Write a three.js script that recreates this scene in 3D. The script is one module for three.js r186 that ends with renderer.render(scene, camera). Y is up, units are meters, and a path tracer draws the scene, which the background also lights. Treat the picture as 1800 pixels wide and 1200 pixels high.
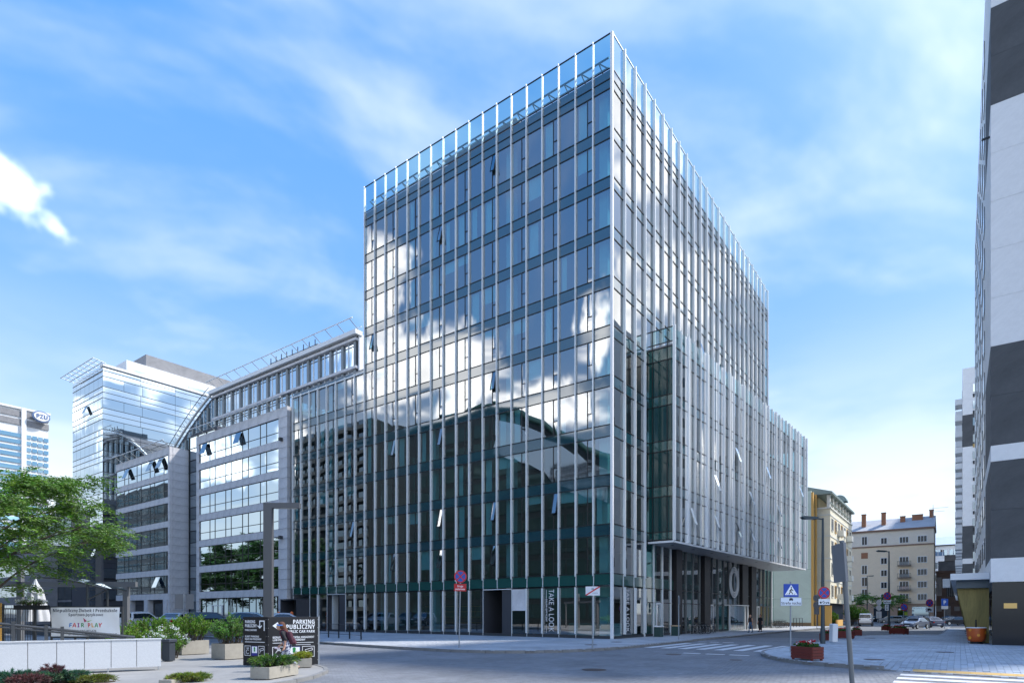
import * as THREE from 'three';
import { mergeGeometries } from 'three/addons/utils/BufferGeometryUtils.js';
import { FontLoader } from 'three/addons/loaders/FontLoader.js';
import { TextGeometry } from 'three/addons/geometries/TextGeometry.js';
import { MarchingCubes } from 'three/addons/objects/MarchingCubes.js';
import { RoundedBoxGeometry } from 'three/addons/geometries/RoundedBoxGeometry.js';
import { createNoise3D, createNoise2D } from 'simplex-noise';

// ------------------------------------------------------------------ camera, sky, sun, exposure
// World axes: +x runs up the side street, -z runs along the long front of the office building, whose corner stands at the origin.
const scene = new THREE.Scene();
const camera = new THREE.PerspectiveCamera(58.61, 1.5, 0.1, 4000);
camera.position.set(-39.72, 1.85, 20.26);
camera.lookAt(-39.72 + 0.8052, 1.85, 20.26 - 0.5930);
camera.setViewOffset(1800, 1200, 0, -478, 1800, 1200);   // a shift lens: level camera, verticals upright
const renderer = new THREE.WebGLRenderer({ antialias: true });
renderer.setSize(1024, 682);
renderer.toneMapping = THREE.LinearToneMapping;
renderer.toneMappingExposure = 2.95;
renderer.shadowMap.enabled = true;

let seed = 7;
const rnd = () => { seed = (seed + 0x6d2b79f5) | 0; let t = Math.imul(seed ^ (seed >>> 15), 1 | seed); t = (t + Math.imul(t ^ (t >>> 7), 61 | t)) ^ t; return ((t ^ (t >>> 14)) >>> 0) / 4294967296; };
const rr = (a, b) => a + (b - a) * rnd();
const pick = (a) => a[Math.floor(rnd() * a.length)];
const n3 = createNoise3D(rnd), n2 = createNoise2D(rnd);
const clamp = (x, a = 0, b = 1) => Math.min(b, Math.max(a, x));
const sstep = (a, b, x) => { const t = clamp((x - a) / (b - a)); return t * t * (3 - 2 * t); };
const mix = (a, b, t) => a + (b - a) * t;
function fbm3(x, y, z, oct) { let s = 0, a = 0.5, n = 0; for (let i = 0; i < oct; i++) { s += a * n3(x, y, z); n += a; x *= 2.03; y *= 2.03; z *= 2.03; a *= 0.55; } return s / n; }

const SUN = new THREE.Vector3(0.75, 1.15, 0.66).normalize();
{
  const W = 2048, Hh = 1024, data = new Float32Array(W * Hh * 4);
  const D = Math.PI / 180;
  // cumulus banks: azimuth (from +x towards +z), elevation, half-widths, weight
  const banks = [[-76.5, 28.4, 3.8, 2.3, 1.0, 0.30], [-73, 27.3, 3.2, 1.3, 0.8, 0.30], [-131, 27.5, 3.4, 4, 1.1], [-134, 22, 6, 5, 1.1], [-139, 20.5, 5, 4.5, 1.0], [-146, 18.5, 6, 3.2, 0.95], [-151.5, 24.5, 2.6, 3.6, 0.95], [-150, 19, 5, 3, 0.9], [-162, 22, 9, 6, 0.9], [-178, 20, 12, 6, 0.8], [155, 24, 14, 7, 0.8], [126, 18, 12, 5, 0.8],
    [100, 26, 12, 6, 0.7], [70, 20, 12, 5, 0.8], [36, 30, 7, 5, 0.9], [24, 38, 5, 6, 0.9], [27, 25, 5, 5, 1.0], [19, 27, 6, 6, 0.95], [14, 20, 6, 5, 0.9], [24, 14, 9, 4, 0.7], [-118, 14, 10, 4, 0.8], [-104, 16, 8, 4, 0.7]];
  for (let j = 0; j < Hh; j++) {
    const el = ((j + 0.5) / Hh - 0.5) * 180, y = Math.sin(el * D), c = Math.cos(el * D);
    for (let i = 0; i < W; i++) {
      const az = ((i + 0.5) / W - 0.5) * 360, x = c * Math.cos(az * D), z = c * Math.sin(az * D), o = (j * W + i) * 4;
      const up = Math.max(y, 0);
      const t = Math.pow(up, 0.45);
      let r = mix(0.27, 0.006, t), g = mix(0.38, 0.103, t), b = mix(0.45, 0.355, t);
      if (el < 0) { const k = sstep(0, -6, el); r = mix(r, 0.19, k); g = mix(g, 0.19, k); b = mix(b, 0.19, k); }
      else {
        // high thin veil, drawn out along the wind, denser on the side of the square's far end
        const u = x / (y + 0.22), v = z / (y + 0.22), p = u * 0.80 + v * 0.60, q = -u * 0.60 + v * 0.80;
        const warp = 0.35 * n3(p * 0.9, q * 0.9, 4.2);
        let veil = 0.46 + 0.62 * fbm3(p * 0.5 + warp, q * 1.1 + warp, 1.7, 6) + 0.40 * fbm3(p * 1.7, q * 4.2 + warp, 9.1, 7);
        veil += 0.46 * Math.cos((az + 52) * D) * mix(0.6, 1, up) - 0.27;
        veil = sstep(0.24, 1.2, veil) * 0.66;
        veil = Math.max(veil, sstep(26, 5, el) * (0.50 + 0.5 * sstep(-0.5, 0.35, fbm3(x * 2.2, y * 7, z * 2.2, 5))));
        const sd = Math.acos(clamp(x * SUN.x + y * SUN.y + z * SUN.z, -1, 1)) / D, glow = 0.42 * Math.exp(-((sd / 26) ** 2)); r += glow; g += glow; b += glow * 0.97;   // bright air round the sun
        r = mix(r, 0.375 + glow, veil); g = mix(g, 0.415 + glow, veil); b = mix(b, 0.45 + glow, veil);
        // cumulus
        let m = 0.80 * sstep(0.05, 0.6, fbm3(x * 2.1 + 7, y * 3.2, z * 2.1, 3) + 0.25) * sstep(0.15, 0.55, -Math.cos((az + 36) * D)) * sstep(25, 60, az) * sstep(62, 30, el);   // unseen cumulus behind the camera, added to whiten the bluish light in the shade
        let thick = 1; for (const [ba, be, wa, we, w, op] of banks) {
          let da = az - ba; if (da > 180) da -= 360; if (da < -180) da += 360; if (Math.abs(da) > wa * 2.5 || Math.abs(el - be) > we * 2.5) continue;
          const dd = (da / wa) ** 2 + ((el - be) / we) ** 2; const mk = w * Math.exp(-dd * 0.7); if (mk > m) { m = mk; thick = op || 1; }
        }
        if (m > 0.02) {
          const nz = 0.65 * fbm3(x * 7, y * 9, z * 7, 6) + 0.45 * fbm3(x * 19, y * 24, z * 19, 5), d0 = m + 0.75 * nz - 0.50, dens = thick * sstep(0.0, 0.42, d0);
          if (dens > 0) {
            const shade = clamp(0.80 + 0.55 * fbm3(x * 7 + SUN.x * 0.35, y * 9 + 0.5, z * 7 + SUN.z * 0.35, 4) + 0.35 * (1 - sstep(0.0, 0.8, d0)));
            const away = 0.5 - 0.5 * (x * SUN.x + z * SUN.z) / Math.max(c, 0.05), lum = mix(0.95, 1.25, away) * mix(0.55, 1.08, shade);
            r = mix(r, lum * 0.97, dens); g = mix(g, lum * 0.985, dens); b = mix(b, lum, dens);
          }
        }
      }
      data[o] = r; data[o + 1] = g; data[o + 2] = b; data[o + 3] = 1;
    }
  }
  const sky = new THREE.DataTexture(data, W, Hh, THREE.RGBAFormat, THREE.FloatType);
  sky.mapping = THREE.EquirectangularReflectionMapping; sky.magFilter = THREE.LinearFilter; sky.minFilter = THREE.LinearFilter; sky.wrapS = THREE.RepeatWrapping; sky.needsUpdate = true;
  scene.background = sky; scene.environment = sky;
}
const sun = new THREE.DirectionalLight(new THREE.Color(1.0, 0.96, 0.91), 2.0);
sun.position.copy(SUN).multiplyScalar(220).add(new THREE.Vector3(10, 0, -10)); sun.target.position.set(10, 0, -10);
sun.castShadow = true; sun.shadow.radius = 6; sun.shadow.mapSize.set(4096, 4096);
Object.assign(sun.shadow.camera, { left: -160, right: 160, top: 160, bottom: -160, near: 1, far: 700 });
scene.add(sun, sun.target);
console.log('sky');

// ------------------------------------------------------------------ helpers
const font = await new FontLoader().loadAsync('fonts/droid/droid_sans_regular.typeface.json');
const fontB = await new FontLoader().loadAsync('fonts/droid/droid_sans_bold.typeface.json');
const used = new Map();
const numbered = (n) => { const k = used.get(n) || 0; used.set(n, k + 1); return k ? n + '_' + String(k).padStart(3, '0') : n; };
function put(o, name, label, category, group, kind) {
  o.name = numbered(name); scene.add(o);
  if (label) o.userData.label = label; if (category) o.userData.category = category;
  if (group) o.userData.group = group; if (kind) o.userData.kind = kind;
  return o;
}
function thing(name, label, category, pos = [0, 0, 0], yaw = 0, group) {
  const o = new THREE.Group(); put(o, name, label, category, group); o.position.set(...pos); o.rotation.y = yaw; return o;
}
function struct(name, geo, mat) { return put(new THREE.Mesh(geo, mat), name, null, null, null, 'structure'); }
function part(parent, name, geo, mat, x = 0, y = 0, z = 0, ry = 0) {
  const m = new THREE.Mesh(geo, mat); m.name = name; m.position.set(x, y, z); m.rotation.y = ry; parent.add(m); return m;
}
function copyOf(src, name, label, pos, yaw, group) {
  const c = src.clone(); c.userData = { ...src.userData }; put(c, name, label, src.userData.category, group || src.userData.group); c.position.set(...pos); c.rotation.y = yaw; return c;
}
const gcache = new Map();
function boxGeo(w, h, d) {                       // box centred on its origin, uv in metres
  const k = [w, h, d].map((v) => Math.round(v * 1000)).join('|');
  if (!gcache.has(k)) {
    const g = new THREE.BoxGeometry(w, h, d), uv = g.attributes.uv, s = [[d, h], [d, h], [w, d], [w, d], [w, h], [w, h]];
    for (let i = 0; i < 24; i++) { const f = s[i >> 2]; uv.setXY(i, uv.getX(i) * f[0], uv.getY(i) * f[1]); }
    gcache.set(k, g);
  }
  return gcache.get(k);
}
const box = (parent, name, mat, x0, x1, y0, y1, z0, z1) => part(parent, name, boxGeo(Math.abs(x1 - x0), Math.abs(y1 - y0), Math.abs(z1 - z0)), mat, (x0 + x1) / 2, (y0 + y1) / 2, (z0 + z1) / 2);
const bg = (x0, x1, y0, y1, z0, z1) => { const g = boxGeo(Math.abs(x1 - x0), Math.abs(y1 - y0), Math.abs(z1 - z0)).clone(); g.translate((x0 + x1) / 2, (y0 + y1) / 2, (z0 + z1) / 2); return g; };
const cyl = (r0, r1, h, n = 12) => { const g = new THREE.CylinderGeometry(r1, r0, h, n); g.translate(0, h / 2, 0); return g; };
const tube = (pts, r, n = 8, seg) => new THREE.TubeGeometry(new THREE.CatmullRomCurve3(pts.map((p) => new THREE.Vector3(...p)), false, 'catmullrom', 0.3), seg || Math.max(2, pts.length * 3), r, n);
const rod = (a, b, r, n = 6) => { const A = new THREE.Vector3(...a), B = new THREE.Vector3(...b), g = new THREE.CylinderGeometry(r, r, A.distanceTo(B), n); g.applyQuaternion(new THREE.Quaternion().setFromUnitVectors(new THREE.Vector3(0, 1, 0), B.clone().sub(A).normalize())); g.translate((A.x + B.x) / 2, (A.y + B.y) / 2, (A.z + B.z) / 2); return g; };
const merge = (list) => mergeGeometries(list.map((g) => { const c = g.index ? g.toNonIndexed() : g.clone(); for (const k of Object.keys(c.attributes)) if (!['position', 'normal', 'uv'].includes(k)) c.deleteAttribute(k); if (!c.attributes.uv) c.setAttribute('uv', new THREE.BufferAttribute(new Float32Array(c.attributes.position.count * 2), 2)); return c; }));
function shapeGeo(pts, depth, bevel = 0) {       // extruded polygon, in x-y, thickness along z
  const s = new THREE.Shape(pts.map((p) => new THREE.Vector2(...p)));
  return new THREE.ExtrudeGeometry(s, { depth, bevelEnabled: bevel > 0, bevelSize: bevel, bevelThickness: bevel, bevelSegments: 2, curveSegments: 8, steps: 1 });
}
function flatSlab(pts, y0, y1) {                 // polygon in x-z, from y0 up to y1; uv in metres
  const g = shapeGeo(pts.map(([x, z]) => [x, -z]), y1 - y0); g.rotateX(-Math.PI / 2); g.translate(0, y0, 0); return g;
}
function canvasTex(w, h, draw) { const c = document.createElement('canvas'); c.width = w; c.height = h; const x = c.getContext('2d'); draw(x, w, h); const t = new THREE.CanvasTexture(c); t.colorSpace = THREE.SRGBColorSpace; return t; }
// grain: grey-scale noise around 1, tiling, as a colour multiplier; scale in metres per tile
function grain(size, metres, amount, layers, seedZ, stretch = [1, 1]) {
  const d = new Uint8Array(size * size * 4);
  for (let j = 0; j < size; j++) for (let i = 0; i < size; i++) {
    const a = (i / size) * Math.PI * 2, b = (j / size) * Math.PI * 2; let s = 0, n = 0;
    for (const [f, w] of layers) { const R = f / 6.283; s += w * n3(Math.cos(a) * R * stretch[0] + seedZ, Math.sin(a) * R * stretch[0] + Math.cos(b) * R * stretch[1] * 1.3, Math.sin(b) * R * stretch[1] + seedZ * 1.7); n += w; }
    const v = clamp(1 - amount * (0.5 - 0.5 * s / n) * 1.0, 0, 1), o = (j * size + i) * 4, q = Math.round(255 * Math.pow(v, 1 / 2.2)); d[o] = d[o + 1] = d[o + 2] = q; d[o + 3] = 255;
  }
  const t = new THREE.DataTexture(d, size, size); t.colorSpace = THREE.SRGBColorSpace; t.wrapS = t.wrapT = THREE.RepeatWrapping; t.magFilter = THREE.LinearFilter; t.minFilter = THREE.LinearMipmapLinearFilter; t.generateMipmaps = true; t.repeat.set(1 / metres, 1 / metres); t.needsUpdate = true; return t;
}
const lin = (r, g, b) => new THREE.Color().setRGB(r, g, b);
const mat = (c, roughness = 0.7, metalness = 0, extra = {}) => new THREE.MeshStandardMaterial({ color: Array.isArray(c) ? lin(...c) : new THREE.Color(c), roughness, metalness, ...extra });
const phys = (c, o) => new THREE.MeshPhysicalMaterial({ color: Array.isArray(c) ? lin(...c) : new THREE.Color(c), ...o });
const T = {
  fine: grain(256, 0.7, 0.35, [[18, 1], [60, 1], [120, 1]], 1.1),
  stain: grain(512, 9, 0.42, [[3, 1.2], [9, 1], [40, 0.7], [150, 0.5]], 5.3),
  faint: grain(512, 7, 0.16, [[4, 1], [16, 1], [60, 0.7], [160, 0.5]], 2.9),
  streak: grain(512, 6, 0.45, [[6, 1], [24, 1], [90, 0.6]], 8.8, [2.2, 0.35]),
  wood: grain(256, 1.2, 0.5, [[8, 1], [40, 1]], 3.4, [0.4, 3]),
};
const M = {
  alu: mat([0.78, 0.805, 0.81], 0.4, 0.2), aluDark: mat([0.20, 0.22, 0.23], 0.45, 0.5), black: mat([0.012, 0.013, 0.015], 0.45), frame: mat([0.02, 0.024, 0.028], 0.4, 0.3),
  white: mat([0.74, 0.75, 0.75], 0.55), steel: mat([0.42, 0.43, 0.44], 0.42, 0.8), galv: mat([0.30, 0.33, 0.36], 0.5, 0.6), darkSteel: mat([0.06, 0.065, 0.07], 0.5, 0.4),
  glass: phys([0.26, 0.52, 0.56], { transmission: 1, roughness: 0.0, ior: 3.5, thickness: 0 }),
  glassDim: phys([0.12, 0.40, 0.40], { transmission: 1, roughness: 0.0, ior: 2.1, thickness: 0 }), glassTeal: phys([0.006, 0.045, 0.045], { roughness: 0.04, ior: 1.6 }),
  clear: phys([0.44, 0.70, 0.73], { transmission: 1, roughness: 0.0, ior: 2.2, thickness: 0 }),
  spandrel: phys([0.009, 0.05, 0.068], { roughness: 0.05, ior: 2.1, specularIntensity: 1, clearcoat: 0.6, clearcoatRoughness: 0.02 }),
  spandrelGreen: phys([0.012, 0.075, 0.068], { roughness: 0.06, ior: 2.0 }),
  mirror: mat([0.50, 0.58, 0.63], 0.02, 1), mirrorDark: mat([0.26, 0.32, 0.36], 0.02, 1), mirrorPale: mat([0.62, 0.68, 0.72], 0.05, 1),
  slab: mat([0.22, 0.23, 0.24], 0.8), core: mat([0.08, 0.09, 0.11], 0.85), curtain: mat([0.72, 0.78, 0.78], 0.9), column: mat([0.66, 0.70, 0.70], 0.7),
  stone: mat([0.76, 0.75, 0.76], 0.7, 0, { map: T.stain }), stoneDark: mat([0.30, 0.30, 0.31], 0.75, 0, { map: T.stain }),
  concrete: mat([0.36, 0.34, 0.30], 0.85, 0, { map: T.stain }), granite: mat([0.66, 0.68, 0.70], 0.6, 0, { map: T.fine }),
};
const glassUnits = [0, 1, 2, 3, 4, 5].map(() => {             // a real pane is never perfectly flat: each variant bulges and leans a hair
  const g = new THREE.PlaneGeometry(1, 1, 3, 4), p = g.attributes.position, n = g.attributes.normal, kx = rr(-0.006, 0.010), ky = rr(-0.008, 0.012), tx = rr(-0.003, 0.003), ty = rr(-0.003, 0.003);
  for (let i = 0; i < p.count; i++) { const v = new THREE.Vector3(tx + kx * p.getX(i) * 2, ty + ky * p.getY(i) * 2, 1).normalize(); n.setXYZ(i, v.x, v.y, v.z); }
  return g;
});
// pane centred at x,y,z, facing direction yaw (0 = +z)
function pane(parent, name, m, w, h, x, y, z, yaw) { const o = part(parent, name, pick(glassUnits), m, x, y, z, yaw); o.scale.set(w, h, 1); return o; }
const WEST = -Math.PI / 2, SOUTH = 0, NORTH = Math.PI, EAST = Math.PI / 2;
// ------------------------------------------------------------------ ground
const ROAD = -0.15;
const inside = (poly, x, z) => { let c = false; for (let i = 0, j = poly.length - 1; i < poly.length; j = i++) { const [a, b] = poly[i], [p, q] = poly[j]; if ((b > z) !== (q > z) && x < ((p - a) * (z - b)) / (q - b) + a) c = !c; } return c; };
struct('ground', (() => { const g = new THREE.PlaneGeometry(3000, 3000); g.rotateX(-Math.PI / 2); g.translate(0, -0.17, 0); return g; })(), mat([0.10, 0.105, 0.11], 0.95));
const mRoad = mat([0.17, 0.18, 0.19], 0.9, 0, { map: T.stain }), mBed = mat([0.075, 0.08, 0.088], 0.95);
const roadPoly = [[-60, 30], [-60, -90], [0, -90], [0, -30], [60, -2], [230, -8], [230, 45], [-60, 45]];
struct('road', flatSlab(roadPoly, -0.165, ROAD - 0.004), mRoad);

const mainKerb = [[-14.7, -64], [-14.9, -30], [-14.95, -14.05], [-15.75, -8.3], [-16.15, -4.1], [-16.28, -0.6], [-15.7, 1.5], [-14.6, 2.86], [-13.2, 3.82], [-11.5, 4.5], [-9.5, 4.88], [-6, 5.0], [7, 4.85], [25, 5.1], [45, 5.7], [58, 6.0], [92, 6.2]];
const mainPoly = [...mainKerb, [92, -3], [0.5, -3], [0.5, -64]];
const rightKerb = [[-15.6, 44], [-15.3, 22], [-15.0, 19.5], [-14.7, 17.8], [-14.4, 16.8], [-14.05, 15.9], [-13.4, 15.0], [-12.5, 14.2], [-11.3, 13.5], [-9.8, 12.9], [-8.3, 12.45], [-6.5, 12.3], [3.2, 12.8], [12.1, 13.0], [18.5, 13.5], [21, 14.6], [26, 18.8], [70, 19.2], [140, 19.5]];
const rightPoly = [...rightKerb, [140, 44]];
const leftKerb = [[-70, 14], [-48, 9], [-33, 5.9], [-29.5, 4.85], [-28.4, 4.3], [-27.35, 3.45], [-26.6, 2.7], [-26.2, 1.9], [-25.85, 1.0], [-25.2, -1.2], [-24, -4.5], [-22.8, -10], [-22.2, -20], [-21.5, -40]];
const leftPoly = [...leftKerb, [-70, -40]];
const mSlab = [mat([0.40, 0.45, 0.50], 0.75, 0, { map: T.fine }), mat([0.44, 0.46, 0.48], 0.75, 0, { map: T.fine })], mPlaza = mat([0.34, 0.335, 0.32], 0.85, 0, { map: T.stain });
const mKerb = mat([0.25, 0.25, 0.245], 0.85, 0, { map: T.stain });
const pavMain = struct('pavement', flatSlab(mainPoly, -0.165, -0.012), mBed);
const pavRight = struct('pavement', flatSlab(rightPoly, -0.165, -0.146), mBed);
const pavLeft = struct('pavement', flatSlab(leftPoly, -0.165, -0.06), mPlaza);
// kerb stones, one metre each
// the kerb is let down to the road at the crossing on the right
const dropped = (x, z) => -0.128 * sstep(17.6, 18.6, z) * clamp((-11.9 - x) / 1.7);
const kerbGeo = boxGeo(0.985, 0.17, 0.14);
function kerb(parent, line, top, cut) {
  const c = new THREE.CatmullRomCurve3(line.map(([x, z]) => new THREE.Vector3(x, 0, z)), false, 'catmullrom', 0.2), L = c.getLength(), n = Math.round(L);
  c.arcLengthDivisions = 800; c.updateArcLengths();
  for (let i = 0; i < n; i++) {
    const a = c.getPointAt(i / n), b = c.getPointAt((i + 1) / n), d = b.clone().sub(a); if (cut && !cut((a.x + b.x) / 2, (a.z + b.z) / 2)) continue;
    const k = part(parent, 'kerb_stone', kerbGeo, mKerb, (a.x + b.x) / 2, top + (parent === pavRight ? dropped(Math.min(a.x, b.x), (a.z + b.z) / 2) : 0) - 0.085 + rr(-0.004, 0.004), (a.z + b.z) / 2, -Math.atan2(d.z, d.x)); k.scale.x = d.length() / 0.999;
  }
}
kerb(pavMain, mainKerb, 0.004, (x, z) => x < 75);
kerb(pavRight, rightKerb, 0.004, (x, z) => x < 60 && z < 27);
kerb(pavLeft, leftKerb, -0.045, (x, z) => x > -42 && z > -30);
// paving: small concrete blocks on the road, slabs on the pavements; real joints, tone varies from block to block
function paving(parent, name, poly, x0, x1, z0, z1, w, d, top, m, tone, opt = {}) {
  const { turn = 0, gap = 0.006, avoid = [], bond = 0.5, keep, fall } = opt;
  const geo = (() => { const b = 0.004, h = 0.03, W = (w - gap) / 2, Dd = (d - gap) / 2, P = [], idx = []; for (const [k, y] of [[0, -h], [0, -b], [b, 0]]) P.push(-W + k, y, -Dd + k, W - k, y, -Dd + k, W - k, y, Dd - k, -W + k, y, Dd - k); for (let l = 0; l < 2; l++) for (let i = 0; i < 4; i++) { const a = l * 4 + i, c = l * 4 + (i + 1) % 4; idx.push(a, a + 4, c, c, a + 4, c + 4); } idx.push(8, 11, 10, 8, 10, 9); const g = new THREE.BufferGeometry(); g.setAttribute('position', new THREE.Float32BufferAttribute(P, 3)); g.setIndex(idx); const q = g.toNonIndexed(); q.computeVertexNormals(); const uv = []; for (let i = 0; i < q.attributes.position.count; i++) uv.push(q.attributes.position.getX(i) + 0.5, q.attributes.position.getZ(i) + 0.5); q.setAttribute('uv', new THREE.Float32BufferAttribute(uv, 2)); return q; })();
  const list = [], ct = Math.cos(turn), st = Math.sin(turn), cx = (x0 + x1) / 2, cz = (z0 + z1) / 2, R = Math.hypot(x1 - x0, z1 - z0) / 2;
  const nu = Math.ceil(R / w), nv = Math.ceil(R / d);
  for (let j = -nv; j <= nv; j++) for (let i = -nu; i <= nu; i++) {
    const u = (i + ((j & 1) ? bond : 0)) * w, v = j * d, x = cx + u * ct - v * st, z = cz + u * st + v * ct;
    if (x < x0 || x > x1 || z < z0 || z > z1 || !inside(poly, x, z) || avoid.some((p) => inside(p, x, z)) || (keep && !keep(x, z))) continue;
    list.push([x, z]);
  }
  const o = new THREE.InstancedMesh(geo, m, list.length), mm = new THREE.Matrix4(), q = new THREE.Quaternion(), e = new THREE.Euler(), col = new THREE.Color();
  list.forEach(([x, z], i) => {
    const dip = fall ? fall(x, z) : 0; e.set(rr(-0.004, 0.004), -turn, rr(-0.004, 0.004) + (dip < -0.004 && dip > -0.124 ? 0.075 : 0)); q.setFromEuler(e); mm.compose(new THREE.Vector3(x, top + dip + rr(-0.0015, 0.0015), z), q, new THREE.Vector3(1, 1, 1)); o.setMatrixAt(i, mm);
    const k = (1 + tone * (rnd() - 0.5) * 2) * (1 + 0.30 * fbm3(x * 0.25, z * 0.25, 3, 4)) * (1 + tone * 0.5 * n2(x * 1.3, z * 1.3)); col.setRGB(k, k * rr(0.99, 1.01), k * rr(0.985, 1.02)); o.setColorAt(i, col);
  });
  o.name = name; o.userData.kind = 'stuff'; parent.add(o); return o;
}
// what the frame can show: right of the view's left edge
const seen = (x, z) => { const dx = x + 39.72, dz = z - 20.26, f = dx * 0.8052 - dz * 0.593, r = dx * 0.593 + dz * 0.8052; return f > 12 && Math.abs(r) < 0.9 * f + 4; };
const near = (lim) => (x, z) => seen(x, z) && (x + 39.72) * 0.8052 - (z - 20.26) * 0.593 < lim;
const roadRoot = scene.getObjectByName('road');
const roadArea = [[-60, 30], [-60, -50], [-14, -50], [-5, 4], [30, 5], [30, 20], [-14, 45]];
paving(roadRoot, 'paving_blocks', roadArea, -34, 14, -22, 30, 0.24, 0.12, ROAD, mat([0.20, 0.21, 0.225], 0.82, 0, { map: T.fine }), 0.12, { turn: 0.62, gap: 0.008, avoid: [mainPoly, rightPoly, leftPoly], keep: near(50) });
paving(pavRight, 'paving_slabs', rightPoly, -16, 60, 12, 30, 0.40, 0.20, 0, mSlab[0], 0.13, { turn: 0.0, keep: near(75), fall: dropped });
paving(pavMain, 'paving_slabs', mainPoly, -17, 60, -45, 6, 0.40, 0.20, 0, mSlab[1], 0.10, { turn: Math.PI / 2, keep: near(95) });
// painted markings, each stripe a sheet of paint
const mPaint = mat([0.72, 0.73, 0.74], 0.7, 0, { map: T.fine }), mYellow = mat([0.62, 0.40, 0.13], 0.8, 0, { map: T.fine });
const paint = (x0, x1, z0, z1, m = mPaint, name = 'crossing_stripe', y = ROAD + 0.004) => part(roadRoot, name, bg(x0, x1, y - 0.002, y + 0.003, z0, z1), m);
for (let i = 0; i < 7; i++) paint(-6.3, 0.3, 5.3 + i * 1.03, 5.80 + i * 1.03);
for (const [a, b] of [[9.0, 9.85], [10.15, 11.05], [11.3, 12.2]]) paint(-9.95, -9.62, a, b, mPaint, 'give_way_dash');
for (const [a, b] of [[5.35, 5.9], [6.2, 6.8], [7.1, 7.8]]) paint(2.6, 2.95, a, b, mPaint, 'give_way_dash');
for (let i = 0; i < 5; i++) paint(-16.45 - i * 1.28, -15.85 - i * 1.28, 18.7, 26);
for (let i = 0; i < 18; i++) { const t = part(pavRight, 'tactile_tile', boxGeo(0.95, 0.03, 0.392), mYellow, -14.35 - i * 0.012, -0.134, 18.95 + 0.2 + i * 0.4); t.rotation.y = 0.03; }
// parking bay line far up the street
paint(62, 66, 16.2, 16.5, mat([0.25, 0.45, 0.7], 0.7), 'bay_line');
const mIron = mat([0.10, 0.075, 0.07], 0.6, 0.6, { map: T.fine });
const lidGeo = new THREE.CylinderGeometry(0.34, 0.34, 0.02, 28), rimGeo = new THREE.TorusGeometry(0.35, 0.03, 6, 28).rotateX(Math.PI / 2);
for (const [x, z, y, s, lab] of [[-20.6, 9.8, ROAD, 1.15, 'large round iron manhole cover in the open road'], [-11.1, 9.0, ROAD, 1, 'round iron manhole cover in the road beside the crossing dashes'], [-12.9, 12.5, ROAD, 0.7, 'small round iron cover in the road beside the rounded kerb'],
  [-8.0, 2.7, 0, 1, 'rusty round cover in the pavement beside the white signpost with red stripe'], [-3.9, 2.3, 0, 1, 'rusty round cover in the pavement below the glass corner'], [-11.4, 17.5, 0, 1, 'rusty round cover in the blue paving near the red flower box'], [-4.0, 19.7, 0, 1, 'rusty round cover in the blue paving near the black building base'], [13.4, 14.8, 0, 1, 'round cover in the paving behind the flower boxes']]) {
  const t = thing('manhole_cover', lab, 'manhole cover', [x, y + 0.003, z], 0, 'manhole covers'); t.scale.setScalar(s); part(t, 'lid', lidGeo, mIron, 0, 0.001, 0); part(t, 'rim', rimGeo, mIron);
  t.children[1].scale.y = 0.35;
}
console.log('ground');
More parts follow.
